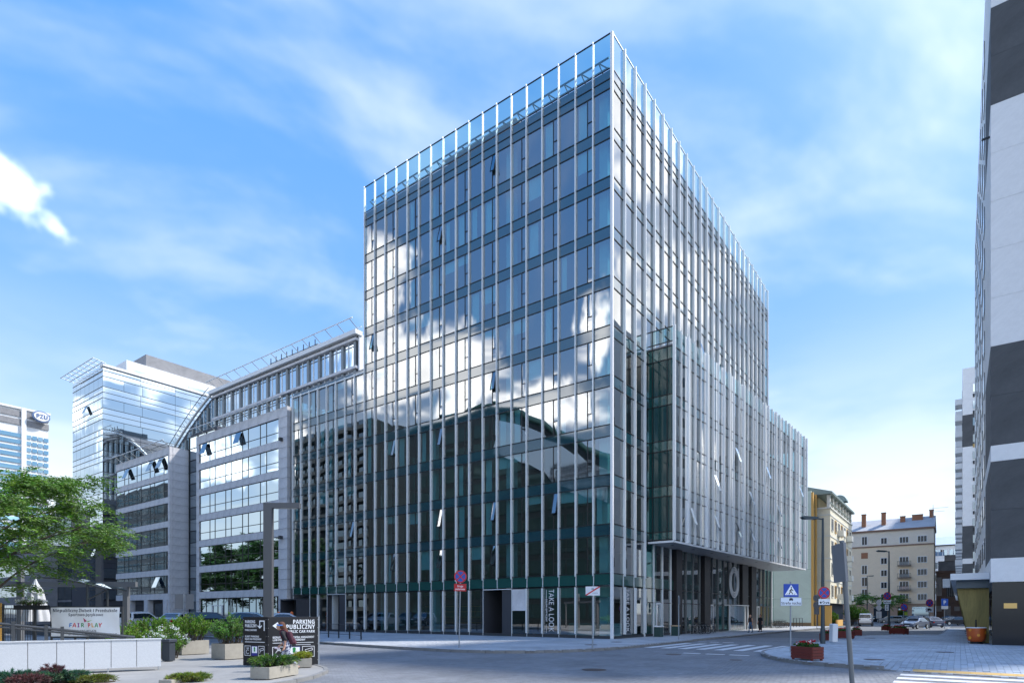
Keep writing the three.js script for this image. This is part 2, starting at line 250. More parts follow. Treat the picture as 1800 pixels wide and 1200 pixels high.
// ------------------------------------------------------------------ the glass office building on the corner
const office = thing('office_building', 'tall glass corner office building with upright white fins on every bay', 'office building');
const sill = (k) => 4.77 + 3.6 * k, HEAD = 2.75, TOP = 43.9;
const letters = (parent, name, text, f, size, m, x, y, z, ry, rz = 0) => { const g = new TextGeometry(text, { font: f, size, depth: 0.008, curveSegments: 4 }); g.computeBoundingBox(); const o = part(parent, name, g, m, x, y, z, ry); o.rotation.order = 'YXZ'; o.rotation.z = rz; return o; };
{
  const O = office;
  // ---- inside: floors, cores, columns, so that the glass looks into rooms
  const inG = [];
  for (let k = 0; k <= 10; k++) { const y = sill(k) - 0.62; box(O, 'floor_slab', M.slab, 0.22, 44.2, y, y + 0.42, -26.8, -0.22); if (k <= 6) box(O, 'floor_slab', M.slab, 0.22, 20, y, y + 0.42, -39.2, -26.81); }
  box(O, 'ground_slab', M.stoneDark, 0.12, 46, 0.0, 0.06, -39.3, -0.12);
  box(O, 'core_wall', M.core, 6.5, 40, 0.06, 41, -20.5, -6.5); box(O, 'core_wall', M.core, 6.5, 19, 0.06, 25, -39.1, -26.9);
  box(O, 'back_wall', M.stone, 2.0, 44.1, 0.06, 41.2, -26.99, -26.85);
  box(O, 'back_wall', M.stone, 0.1, 44.1, 26, 41.2, -26.99, -26.85); box(O, 'end_wall', M.stone, 44.25, 44.4, 0.06, 41.2, -26.9, -0.3);
  for (let z = -0.95; z > -38; z -= 9.0) for (const x of [0.85, 0.85]) { }
  for (const z of [-0.95, -9.6, -18.3, -33]) box(O, 'column', M.column, 0.5, 1.15, 0.06, z < -27 ? 25 : 41, z - 0.34, z + 0.34);
  for (const x of [9.2, 18.4, 27.5, 36.7]) box(O, 'column', M.column, x - 0.35, x + 0.35, 0.06, 41, -1.3, -0.65);
  // ---- long front (faces -x): 26 bays of 1.5 m
  const open = new Set(); // casements standing open: bay,floor
  for (const s of ['15,3', '11,3', '7,4', '7,1', '15,0', '11,0', '11,1', '7,9', '11,8', '7,0', '3,1', '21,0', '17,6', '19,1']) open.add(s);
  const spur = boxGeo(0.05, HEAD, 0.05), spurH = boxGeo(0.05, 0.05, 0.44);
  for (let k = 0; k < 26; k++) {
    const z0 = -1.5 * k, zc = z0 - 0.75, nf = k < 18 ? 10 : 6, cas = k % 2 === 1;
    for (let f = 0; f < nf; f++) {
      const y = sill(f), yc = y + HEAD / 2;
      if (cas) {
        pane(O, 'window_pane', M.glass, 0.93, HEAD - 0.08, 0, yc, z0 - 0.99, WEST);
        const c = pane(O, 'casement', M.glass, 0.42, 1.62, 0, y + HEAD - 0.87, z0 - 0.275, WEST);
        if (open.has(k + ',' + f)) { const a = 0.24; c.rotation.order = 'YXZ'; c.rotation.x = -a; c.position.x = -Math.sin(a) * 0.81; c.position.y = y + HEAD - 0.06 - Math.cos(a) * 0.81;
          const fr = part(c, 'casement_frame', merge([bg(-0.5, -0.42, -0.5, 0.5, -0.03, 0.03), bg(0.42, 0.5, -0.5, 0.5, -0.03, 0.03), bg(-0.5, 0.5, -0.5, -0.47, -0.03, 0.03)]), M.frame); }
        pane(O, 'casement', M.glass, 0.42, 0.96, 0, y + 0.53, z0 - 0.275, WEST);
        part(O, 'mullion', spur, M.frame, -0.015, yc, z0 - 0.51); part(O, 'casement_bar', spurH, M.frame, -0.015, y + 1.05, z0 - 0.275);
      } else pane(O, 'window_pane', M.glass, 1.40, HEAD - 0.08, 0, yc, zc, WEST);
      pane(O, 'spandrel_panel', f === 0 ? M.spandrelGreen : M.spandrel, 1.42, 0.79, -0.004, y - 0.425, zc, WEST);
      // curtains and blinds some way behind the glass
      const q = rnd();
      if (q < 0.22) { const w = rr(0.3, 0.8); box(O, 'curtain', M.curtain, 0.20, 0.23, y + 0.02, y + HEAD, zc - 0.6, zc - 0.6 + w); }
      else if (q < 0.36) { const h = rr(0.5, 1.7); box(O, 'roller_blind', M.curtain, 0.17, 0.185, y + HEAD - h, y + HEAD, zc - 0.68, zc + 0.68); }
    }
    if (k < 18) {
      pane(O, 'spandrel_panel', M.spandrel, 1.42, 0.66, -0.004, sill(9) + HEAD + 0.36, zc, WEST); pane(O, 'spandrel_panel', M.spandrel, 1.42, 0.62, -0.004, sill(9) + HEAD + 1.05, zc, WEST);
      pane(O, 'parapet_glass', M.clear, 1.40, 2.48, 0, 42.62, zc, WEST);
    } else pane(O, 'spandrel_panel', M.spandrel, 1.42, 0.36, -0.004, sill(5) + HEAD + 0.22, zc, WEST);
  }
  for (let k = 0; k <= 26; k++) {                              // fins; the ones on the lower wing stop at its roof
    const z = -1.5 * k, y1 = k <= 18 ? TOP : 25.75; if (k === 0) continue;
    box(O, 'facade_fin', M.alu, -0.175, 0.03, 4.62, y1, z - 0.03, z + 0.03);
    const portal = (k >= 6 && k <= 8) || (k >= 20 && k <= 22) || k >= 24;
    box(O, 'mullion_strip', M.alu, -0.04, 0.03, k === 7 || k === 21 || k === 25 ? 3.86 : 0.02, 4.62, z - 0.022, z + 0.022);
    if (!portal) box(O, 'shop_fin', M.alu, -0.17, -0.041, 0.3, 3.83, z - 0.045, z + 0.045);
  }
  for (let f = 0; f <= 10; f++) for (const y of f < 10 ? [sill(f), sill(f) + HEAD] : [sill(9) + HEAD + 0.70, 41.36]) { box(O, 'transom', M.frame, -0.045, 0.012, y - 0.03, y + 0.03, -27, 0); if (f < 6) box(O, 'transom', M.frame, -0.045, 0.012, y - 0.03, y + 0.03, -39, -27.0); }
  box(O, 'coping', M.frame, -0.05, 0.03, 43.86, 43.92, -27, -0.1); box(O, 'coping', M.alu, -0.05, 0.3, 25.62, 25.72, -39, -27.04);
  box(O, 'transom', M.frame, -0.05, 0.02, 3.82, 3.88, -39, 0); box(O, 'plinth', M.darkSteel, -0.03, 0.05, 0.0, 0.22, -39, 0);
  box(O, 'corner_post', M.white, -0.10, 0.09, 0.0, TOP, -0.09, 0.10);
  // ---- ground floor of the long front
  for (let k = 0; k < 26; k++) {
    const zc = -1.5 * k - 0.75;
    if (k === 6 || k === 7 || k === 20 || k === 21 || k >= 24) continue;
    if (k === 5) { pane(O, 'shop_window', M.clear, 1.4, 1.85, 0, 1.16, zc, WEST); box(O, 'grey_panel', M.stone, -0.03, 0.01, 2.12, 3.8, zc - 0.70, zc + 0.70); box(O, 'transom', M.white, -0.05, 0.0, 2.08, 2.13, zc - 0.7, zc + 0.7); continue; }
    pane(O, 'shop_window', M.glass, 1.40, 3.56, 0, 2.03, zc, WEST);
    if (k < 5) box(O, 'roller_blind', mat([0.30, 0.42, 0.33], 0.9), 0.17, 0.19, 3.05, 3.8, zc - 0.7, zc + 0.7);
  }
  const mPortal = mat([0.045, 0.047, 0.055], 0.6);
  for (const [za, zb] of [[-9, -12], [-30, -33]]) {
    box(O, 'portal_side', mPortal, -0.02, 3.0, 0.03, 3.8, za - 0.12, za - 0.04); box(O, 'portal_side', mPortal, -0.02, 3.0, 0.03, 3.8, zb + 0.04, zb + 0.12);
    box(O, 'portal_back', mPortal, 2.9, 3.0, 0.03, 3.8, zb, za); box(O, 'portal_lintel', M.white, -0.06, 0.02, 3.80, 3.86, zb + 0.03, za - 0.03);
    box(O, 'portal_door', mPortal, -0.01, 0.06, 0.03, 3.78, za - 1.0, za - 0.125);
  }
  { // black box porch at the far end of the wing
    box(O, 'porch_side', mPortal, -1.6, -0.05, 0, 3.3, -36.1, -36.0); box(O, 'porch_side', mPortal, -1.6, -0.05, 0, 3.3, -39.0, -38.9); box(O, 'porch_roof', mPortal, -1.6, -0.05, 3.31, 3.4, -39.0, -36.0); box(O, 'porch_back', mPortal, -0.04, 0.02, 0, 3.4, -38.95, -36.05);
  }
  letters(O, 'shop_lettering', 'TAKE A LOOK', font, 0.46, M.white, -0.02, 3.72, -5.42, WEST, -Math.PI / 2).scale.set(0.86, 1, 1);
  letters(O, 'shop_lettering', 'SALON OPTYCZNY', fontB, 0.15, M.white, -0.02, 3.0, -5.72, WEST, -Math.PI / 2);
  box(O, 'lettering_line', M.white, -0.024, -0.016, 3.02, 3.70, -5.675, -5.645); box(O, 'lettering_line', M.white, -0.024, -0.016, 0.35, 1.02, -5.675, -5.645);
  letters(O, 'shop_lettering', 'TAKE A LOOK', font, 0.46, M.white, 2.35, 3.72, 0.02, SOUTH, -Math.PI / 2).scale.set(0.86, 1, 1);
  box(O, 'lettering_line', M.white, 3.08, 3.11, 0.4, 3.72, 0.012, 0.02);
  // shop fittings behind the glass
  box(O, 'shop_counter', mat([0.10, 0.22, 0.19], 0.6), 1.6, 2.2, 0.06, 1.1, -4.6, -1.2); box(O, 'shop_counter', M.curtain, 2.4, 5.2, 0.06, 1.05, -2.4, -1.8);
  for (let i = 0; i < 5; i++) box(O, 'shop_shelf', mat([0.30, 0.19, 0.10], 0.6), 3.2, 3.5, 0.5 + i * 0.5, 0.55 + i * 0.5, -22, -13);
  box(O, 'shop_shelf', M.core, 3.51, 3.6, 0.06, 3.6, -22.5, -12.6);

  // ---- street front (faces +z): 24 bays of 1.83 m
  const BW = 1.83, spanNear = 8, restP = [], restS = [];
  const unitP = new THREE.PlaneGeometry(1, 1);
  const flat = (w, h, x, y, z) => { const g = pick(glassUnits).clone(); g.scale(w, h, 1); const t = new THREE.Matrix4().makeTranslation(x, y, z); g.applyMatrix4(t); return g; };
  for (let k = 0; k < 24; k++) {
    const xc = BW * (k + 0.5);
    for (let f = 0; f < 10; f++) {
      const y = sill(f); if (k > 3 && f < 5 && f > 0) continue; if (k > 3 && f === 0) continue;
      if (k < spanNear) { pane(O, 'street_pane', M.glass, BW - 0.1, HEAD - 0.08, xc, y + HEAD / 2, 0, SOUTH); pane(O, 'street_spandrel', f === 0 ? M.spandrelGreen : M.spandrel, BW - 0.1, 0.79, xc, y - 0.425, 0.004, SOUTH); }
      else { restP.push(flat(BW - 0.1, HEAD - 0.08, xc, y + HEAD / 2, 0)); restS.push(flat(BW - 0.1, 0.79, xc, y - 0.425, 0.004)); }
    }
    pane(O, 'street_spandrel', M.spandrel, BW - 0.1, 0.66, xc, sill(9) + HEAD + 0.36, 0.004, SOUTH); pane(O, 'street_spandrel', M.spandrel, BW - 0.1, 0.62, xc, sill(9) + HEAD + 1.05, 0.004, SOUTH);
    pane(O, 'parapet_glass', M.clear, BW - 0.1, 2.48, xc, 42.62, 0, SOUTH);
  }
  for (const [n, l, m] of [['far_street_panes', restP, M.glass], ['far_street_spandrels', restS, M.spandrel]]) { const o = part(O, n, merge(l), m); o.userData.kind = 'stuff'; }
  for (let k = 1; k <= 24; k++) { const x = BW * k; box(O, 'street_fin', M.alu, x - 0.035, x + 0.035, k < 4 ? 4.62 : 22.2, TOP + 0.05, -0.03, 0.21); }
  for (let f = 0; f <= 10; f++) for (const y of f < 10 ? [sill(f), sill(f) + HEAD] : [sill(9) + HEAD + 0.70, 41.36]) box(O, 'transom', M.frame, 0.1, f < 5 ? 6.3 : 43.9, y - 0.03, y + 0.03, -0.012, 0.045);
  box(O, 'coping', M.alu, 0.1, 43.95, 43.86, 43.92, -0.03, 0.05);
  box(O, 'roof_slab', M.stoneDark, 0.25, 44.2, 41.25, 41.4, -26.8, -0.25); box(O, 'wing_roof', M.stoneDark, 0.25, 20, 25.5, 25.6, -39.2, -27.05);
  for (const [x, w] of [[18, 0], [25, 0]]) { const c = part(O, 'open_casement', glassUnits[0], M.mirrorDark, x + 0.2, sill(5) + 1.0 + 3.6, 0.35, SOUTH); c.scale.set(0.5, 1.7, 1); c.rotation.x = -0.3; }
  // rail for the cleaning cradle and its steel frames behind the parapet glass
  const tr = [rod([0.5, 41.95, -26.6], [0.5, 41.95, -0.5], 0.07), rod([0.5, 42.7, -26.6], [0.5, 42.7, -0.5], 0.07)], mTr = mat([0.16, 0.17, 0.18], 0.5, 0.5);
  part(O, 'rail', tr[0], mTr); part(O, 'rail', tr[1], mTr);
  for (let i = 0; i < 18; i++) { const z = -0.6 - i * 1.5; part(O, 'brace', rod([0.5, 41.95, z], [0.5, 42.7, z - 0.75], 0.05), mTr); part(O, 'brace', rod([0.5, 42.7, z - 0.75], [1.7, 42.2, z - 0.75], 0.05), mTr); }
  box(O, 'cradle_track', mat([0.34, 0.31, 0.29], 0.6), 0.6, 1.7, 42.35, 42.5, -17, -9);
  box(O, 'plant_room', M.stoneDark, 12, 38, 41.4, 43.4, -20, -8);
}
// ---- lower block that projects over the pavement
{
  const O = office, O0 = [6.28, 2.14], U = [0.99865, 0.052], Nn = [-0.052, 0.99865], LEN = 40.1, yaw = -Math.atan2(U[1], U[0]);
  const at = (s, n) => [O0[0] + U[0] * s + Nn[0] * n, O0[1] + U[1] * s + Nn[1] * n];
  const ab = (name, m, s0, s1, y0, y1, n0, n1) => { const [x, z] = at((s0 + s1) / 2, (n0 + n1) / 2); return part(O, name, boxGeo(s1 - s0, y1 - y0, Math.abs(n1 - n0)), m, x, (y0 + y1) / 2, z, yaw); };
  const B0 = 7.62, B1 = 24.45, N = 30, w = LEN / N;
  const rows = [[7.72, 8.3, 0], [8.37, 11.1, 1], [11.16, 11.92, 0], [11.98, 14.7, 1], [14.76, 15.52, 0], [15.58, 18.3, 1], [18.36, 19.12, 0], [19.18, 21.9, 1], [21.96, 22.9, 0]];
  // soffit, roof, inner back and floors
  const e = at(LEN, 0), inner = [[6.3, 0.02], [6.3, 2.12], [e[0], e[1] - 0.05], [e[0], 0.02]];
  part(O, 'soffit', flatSlab(inner, B0 - 0.14, B0), mat([0.50, 0.51, 0.52], 0.45, 0.3)); part(O, 'annex_roof', flatSlab(inner, 22.95, 23.1), M.stoneDark);
  for (let f = 1; f <= 4; f++) { const y = sill(f) - 0.62; part(O, 'annex_floor', flatSlab(inner.map(([x, z]) => [x, Math.max(0.04, z - 0.15)]), y, y + 0.4), M.slab); }
  ab('soffit_edge', M.white, -0.02, LEN, B0 - 0.17, B0 - 0.02, -0.02, 0.06);
  box(O, 'soffit_edge', M.white, 6.2, 6.28, B0 - 0.17, B0 - 0.02, 0.05, 2.2);
  for (let i = 0; i < 9; i++) { const [x, z] = at(2.2 + i * 4.3, -1.1); part(O, 'soffit_light', cyl(0.13, 0.13, 0.02, 16), M.darkSteel, x, B0 - 0.155, z); }
  // end face (towards -x): dark green glass
  for (const [y0, y1, win] of rows) for (const [a, b] of [[0.42, 1.62], [1.66, 2.08]]) pane(O, 'annex_end_pane', win ? M.glassTeal : M.spandrelGreen, b - a, y1 - y0, 6.28, (y0 + y1) / 2, (a + b) / 2, WEST);
  for (const [a, b] of [[0.05, 0.40]]) pane(O, 'annex_end_pane', M.spandrelGreen, b - a, 15.2, 6.28, 15.4, (a + b) / 2, WEST);
  for (const [a, b] of [[0.42, 1.62], [1.66, 2.08]]) pane(O, 'annex_parapet', M.clear, b - a, 1.1, 6.28, 23.86, (a + b) / 2, WEST);
  for (const y of [7.7, 8.33, 11.13, 11.95, 14.73, 15.55, 18.33, 19.15, 21.93, 22.93, 23.3, 24.43]) box(O, 'annex_transom', M.black, 6.235, 6.30, y - 0.035, y + 0.035, 0.02, 2.14);
  for (const z of [0.41, 1.64]) box(O, 'annex_mullion', M.black, 6.235, 6.30, B0, B1, z - 0.03, z + 0.03);
  // long face: glass, aluminium strips and fins of uneven spacing, as a bar code
  const rest = [], restS = [];
  for (let i = 0; i < N; i++) {
    const s0 = i * w, strip = [0, 1, 0, 0, 1, 0, 1, 1, 0, 1][i % 10], gw = strip ? w * 0.66 : w - 0.06, sc = s0 + 0.03 + gw / 2;
    for (const [y0, y1, win] of rows) {
      const [x, z] = at(sc, 0);
      if (i < 14) pane(O, win ? 'annex_pane' : 'annex_spandrel', win ? M.glass : M.spandrel, gw, y1 - y0, x, (y0 + y1) / 2, z, yaw);
      else { const g = pick(glassUnits).clone(); g.scale(gw, y1 - y0, 1); g.rotateY(yaw); g.translate(x, (y0 + y1) / 2, z); (win ? rest : restS).push(g); }
    }
    { const [x, z] = at(sc, 0); pane(O, 'annex_parapet', M.clear, gw, 1.4, x, 23.7, z, yaw); }
    if (strip) ab('aluminium_strip', M.alu, s0 + gw + 0.05, s0 + w, B0, B1 - 0.02, -0.02, 0.03);
  }
  for (const [n, l, m] of [['far_annex_panes', rest, M.glass], ['far_annex_spandrels', restS, M.spandrel]]) { const o = part(O, n, merge(l), m); o.userData.kind = 'stuff'; }
  for (let i = 0; i <= N; i++) { const big = i % 3 !== 1; ab('annex_fin', M.alu, i * w - (big ? 0.05 : 0.03), i * w + (big ? 0.05 : 0.03), B0 - 0.02, B1 + 0.06, -0.04, big ? 0.20 : 0.14); if ([2, 5, 9, 12, 17, 20, 24, 27].includes(i)) ab('annex_fin', M.alu, i * w + 0.36, i * w + 0.42, B0 - 0.02, B1 + 0.03, -0.04, 0.16); }
  for (const [y0, y1, win] of rows) { ab('annex_transom', M.frame, 0.06, LEN, y1 - 0.0, y1 + 0.055, -0.02, 0.04); }
  for (const [i, f] of [[2, 1], [6, 2], [6, 1], [10, 3], [10, 1], [13, 2], [13, 1], [17, 3], [20, 2], [20, 1], [26, 1], [27, 3]]) { const [x, z] = at(i * w + 0.55, 0.32), c = part(O, 'open_casement', boxGeo(0.5, 1.5, 0.035), M.mirrorPale, x, sill(f) + 1.5, z, yaw); c.rotation.order = 'YXZ'; c.rotation.x = -0.32; }
  // ---- recessed double-height entrance front beneath it
  for (let k = 3; k < 26; k++) {
    const x0 = 1.83 * k, xc = x0 + 0.915; if (x0 < 6.2 && k < 3) continue;
    const pier = [[11.7, 13.0], [19.0, 20.7], [31.8, 34.0], [35.6, 37.6]].some(([a, b]) => xc > a - 0.5 && xc < b + 0.5);
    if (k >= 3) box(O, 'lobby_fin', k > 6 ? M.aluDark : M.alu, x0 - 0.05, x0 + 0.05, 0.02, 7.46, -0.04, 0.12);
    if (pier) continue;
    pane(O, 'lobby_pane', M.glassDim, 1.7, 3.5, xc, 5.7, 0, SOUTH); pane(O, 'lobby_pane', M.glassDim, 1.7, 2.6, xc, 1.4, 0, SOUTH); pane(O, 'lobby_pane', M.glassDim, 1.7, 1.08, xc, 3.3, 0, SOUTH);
  }
  for (const [a, b] of [[11.7, 13.0], [19.0, 20.7], [31.8, 34.0], [35.6, 37.6]]) box(O, 'black_pier', mat([0.02, 0.018, 0.02], 0.5), a, b, 0.0, 7.47, -0.5, 0.32);
  for (let k = 0; k < 3; k++) pane(O, 'shop_window', M.glass, 1.72, 3.56, 1.83 * k + 0.915, 2.03, 0, SOUTH);
  for (let k = 1; k <= 3; k++) { box(O, 'shop_fin', M.alu, 1.83 * k - 0.06, 1.83 * k + 0.06, 0.3, 3.83, 0.03, 0.22); box(O, 'mullion_strip', M.alu, 1.83 * k - 0.025, 1.83 * k + 0.025, 3.83, 4.62, -0.03, 0.04); }
  for (let k = 3; k < 7; k++) pane(O, 'street_spandrel', M.spandrelGreen, 1.72, 0.85, 1.83 * k + 0.915, 4.33, 0.008, SOUTH);
  box(O, 'lobby_transom', M.frame, 6.3, 46, 2.72, 2.78, -0.02, 0.05); box(O, 'lobby_transom', M.frame, 6.3, 46, 3.86, 3.92, -0.02, 0.05); box(O, 'plinth', M.darkSteel, 0.1, 46, 0, 0.2, -0.05, 0.03);
  // doors
  for (const x of [8.2, 21.6, 39.2]) { const d = part(O, 'door', merge([bg(-0.5, -0.42, 0.05, 2.6, 0, 0.1), bg(0.42, 0.5, 0.05, 2.6, 0, 0.1), bg(-0.5, 0.5, 2.6, 2.75, 0, 0.1)]), M.white, x, 0, 0.06); pane(d, 'door_glass', M.glass, 0.84, 2.5, 0, 1.32, 0.05, 0); part(d, 'handle', rod([0.3, 0.9, 0.14], [0.3, 1.4, 0.14], 0.02), M.steel); }
  { const d = part(O, 'revolving_door', merge([bg(-3.4, 3.6, 2.70, 2.80, 0, 0.7), bg(-3.4, -3.28, 0, 2.7, 0.5, 0.65), bg(2.2, 2.32, 0, 2.7, 0.5, 0.65), bg(3.45, 3.57, 0, 2.7, 0.5, 0.65)]), M.white, 29.2, 0, 0.06); pane(d, 'door_glass', M.glass, 5.4, 2.6, -0.5, 1.35, 0.57, 0); }
  // ring emblem high on the entrance glass
  const em = part(O, 'emblem', merge([1.62, 1.38, 1.14].map((r) => { const g = new THREE.TorusGeometry(r, 0.085, 8, 60); return g; }).concat([bg(1.48, 1.60, 0.35, 1.62, -0.05, 0.05)])), M.white, 28.2, 5.25, 0.42);
  box(O, 'end_wall', M.stone, 46.2, 46.45, 0, 7.46, -6, 0.1);
  box(O, 'lobby_back', M.core, 6.4, 46, 0.06, 7.4, -7, -6.6);
}
console.log('office');
// ------------------------------------------------------------------ stone-clad office blocks along the same line, to the left
function stripBlock(t, zr, zl, o = {}) {              // front on x = 0 from zr down to zl
  const { bays, h = 25.0, rows = 6, pierR = 1.6, pierL = 0.5 } = o;
  const zA = zr - pierR, zB = zl + pierL, total = zA - zB, sum = bays.reduce((a, b) => a + b, 0), u = total / sum;
  const b0 = (k) => 4.66 + 3.35 * k;
  box(t, 'wall', M.stoneDark, 0.35, 14, 3.85, h - 0.05, zl + 0.02, zr - 0.02); box(t, 'ground_floor_wall', M.stoneDark, o.arcade || 0.35, 14, 0, 3.84, zl + 0.02, zr - 0.02);
  // stone panels with open joints: bands between the strip windows, piers, and the tall parapet
  const J = 0.03, panel = (y0, y1, za, zb, m = M.stone) => box(t, 'stone_panel', m, -0.04 + rr(-0.006, 0.006), 0.4, y0 + J / 2, y1 - J / 2, za - J / 2, zb + J / 2);
  for (let k = 0; k <= rows; k++) {
    const y0 = k === 0 ? 3.8 : b0(k - 1) + 2.5, y1 = k === rows ? h : b0(k); let z = zA;
    const n = k === rows ? Math.round(total / 2.0) : Math.round(total / 1.5);
    for (let i = 0; i < n; i++) panel(y0, y1, zA - (total * i) / n, zA - (total * (i + 1)) / n);
  }
  const ny = 22; for (let i = 0; i < ny; i++) { panel((h * i) / ny, (h * (i + 1)) / ny, zr, zA); if (pierL > 0.3) panel((h * i) / ny, (h * (i + 1)) / ny, zB, zl); }
  for (let k = 0; k < rows; k++) {
    let z = zA; const y = b0(k);
    for (const w of bays) {
      const zc = z - (w * u) / 2; z -= w * u;
      pane(t, 'window_pane', M.mirror, w * u - 0.06, 1.47, 0.10, y + 0.98 + 0.75, zc, WEST); pane(t, 'window_pane', M.mirror, w * u - 0.06, 0.90, 0.10, y + 0.48, zc, WEST);
      box(t, 'mullion', M.frame, 0.06, 0.14, y, y + 2.5, z - 0.03, z + 0.03);
    }
    box(t, 'transom', M.frame, 0.06, 0.14, y + 0.92, y + 0.98, zB, zA); box(t, 'transom', M.frame, 0.04, 0.14, y + 2.46, y + 2.52, zB, zA); box(t, 'sill', M.frame, 0.04, 0.14, y - 0.02, y + 0.04, zB, zA);
  }
  
  // steel cornice rail on brackets
  part(t, 'roof_rail', rod([-0.9, h + 0.75, zl], [-0.9, h + 0.75, zr], 0.07), M.alu); part(t, 'roof_rail', rod([-0.3, h + 0.35, zl], [-0.3, h + 0.35, zr], 0.05), M.aluDark);
  for (let z = zr - 0.3; z > zl; z -= 2.6) part(t, 'rail_bracket', rod([-0.9, h + 0.75, z], [0.4, h - 0.1, z], 0.04), M.aluDark);
}
const W = 2, n_ = 1;
const block1 = thing('office_building', 'grey stone office block with mirrored strip windows, adjoining the finned glass building', 'office building', [0, 0, 0], 0, 'stone office blocks');
stripBlock(block1, -40.1, -60.5, { bays: [W, n_, W, n_, W, n_, W, n_, W], pierR: 1.7, pierL: 0.7 });
// glazed ground floor with a door
for (let i = 0; i < 12; i++) { const z = -42.2 - i * 1.45; pane(block1, 'shop_window', M.mirrorDark, 1.38, 3.4, 0.1, 2.0, z - 0.72, WEST); box(block1, 'mullion', M.frame, 0.05, 0.13, 0.2, 3.78, z - 0.03, z + 0.03); }
box(block1, 'door_frame', M.white, -0.02, 0.1, 0.05, 2.9, -54.2, -54.1); box(block1, 'door_frame', M.white, -0.02, 0.1, 0.05, 2.9, -56.6, -56.5); box(block1, 'door_frame', M.white, -0.02, 0.1, 2.8, 2.9, -56.5, -54.2);
for (const y of [10.2, 21.2]) { box(block1, 'floodlight', M.darkSteel, -0.45, -0.06, y, y + 0.35, -41.2, -40.9); }
for (const [z, k] of [[-50.2, 5], [-58.3, 5]]) { const y = 4.66 + 3.35 * k + 2.4; const c = part(block1, 'open_window', boxGeo(0.04, 1.4, 1.2), M.mirrorDark, -0.22, y - 0.72, z); c.rotation.z = -0.3; }
const block2 = thing('office_building', 'grey stone office block with dark strip windows beside the pale glass tower', 'office building', [0, 0, 0], 0, 'stone office blocks');
stripBlock(block2, -67.95, -85.9, { bays: [n_, W, n_, W, n_, W, n_, W], pierR: 0.5, pierL: 0.15, arcade: 4.5 });
for (let i = 0; i < 22; i++) box(block2, 'side_panel', M.stone, 0.42, 2.6, (25 * i) / 22 + 0.015, (25 * (i + 1)) / 22 - 0.015, -68.0, -67.93 + rr(-0.004, 0.004));
box(block2, 'side_wall', M.stoneDark, 0.4, 2.55, 0, 24.95, -68.2, -67.99);
for (let i = 0; i < 3; i++) box(block2, 'column', M.stone, -0.1, 0.7, 0, 3.8, -69.8 - i * 6, -68.6 - i * 6);
for (let i = 0; i < 6; i++) pane(block2, 'arcade_window', M.mirrorDark, 2.5, 3.0, 4.45, 1.9, -70 - i * 2.9, WEST);
for (const [z, k] of [[-70.5, 5], [-73.5, 5], [-81.5, 5], [-71.5, 0]]) { const y = 4.66 + 3.35 * k + 2.35, c = part(block2, 'open_window', boxGeo(0.04, 1.6, 1.3), M.mirrorDark, -0.3, y - 0.75, z); c.rotation.z = -0.38; }
// glazed recess between the two
const link = thing('glass_link', 'narrow recessed glass stair link between two grey stone office blocks', 'building');
box(link, 'wall', M.core, 2.8, 12, 0, 27.2, -67.9, -60.5);
for (let k = 0; k < 16; k++) for (let i = 0; i < 3; i++) pane(link, 'window_pane', (k % 2) ? M.mirrorDark : M.mirror, 2.3, 1.58, 2.6, 1.0 + k * 1.66, -61.8 - i * 2.4, WEST);
for (let k = 0; k < 17; k++) box(link, 'transom', M.frame, 2.52, 2.66, 0.13 + k * 1.66, 0.21 + k * 1.66, -67.9, -60.5);
for (let i = 0; i < 4; i++) box(link, 'mullion', M.frame, 2.50, 2.64, 0, 26.8, -60.6 - i * 2.4, -60.54 - i * 2.4);

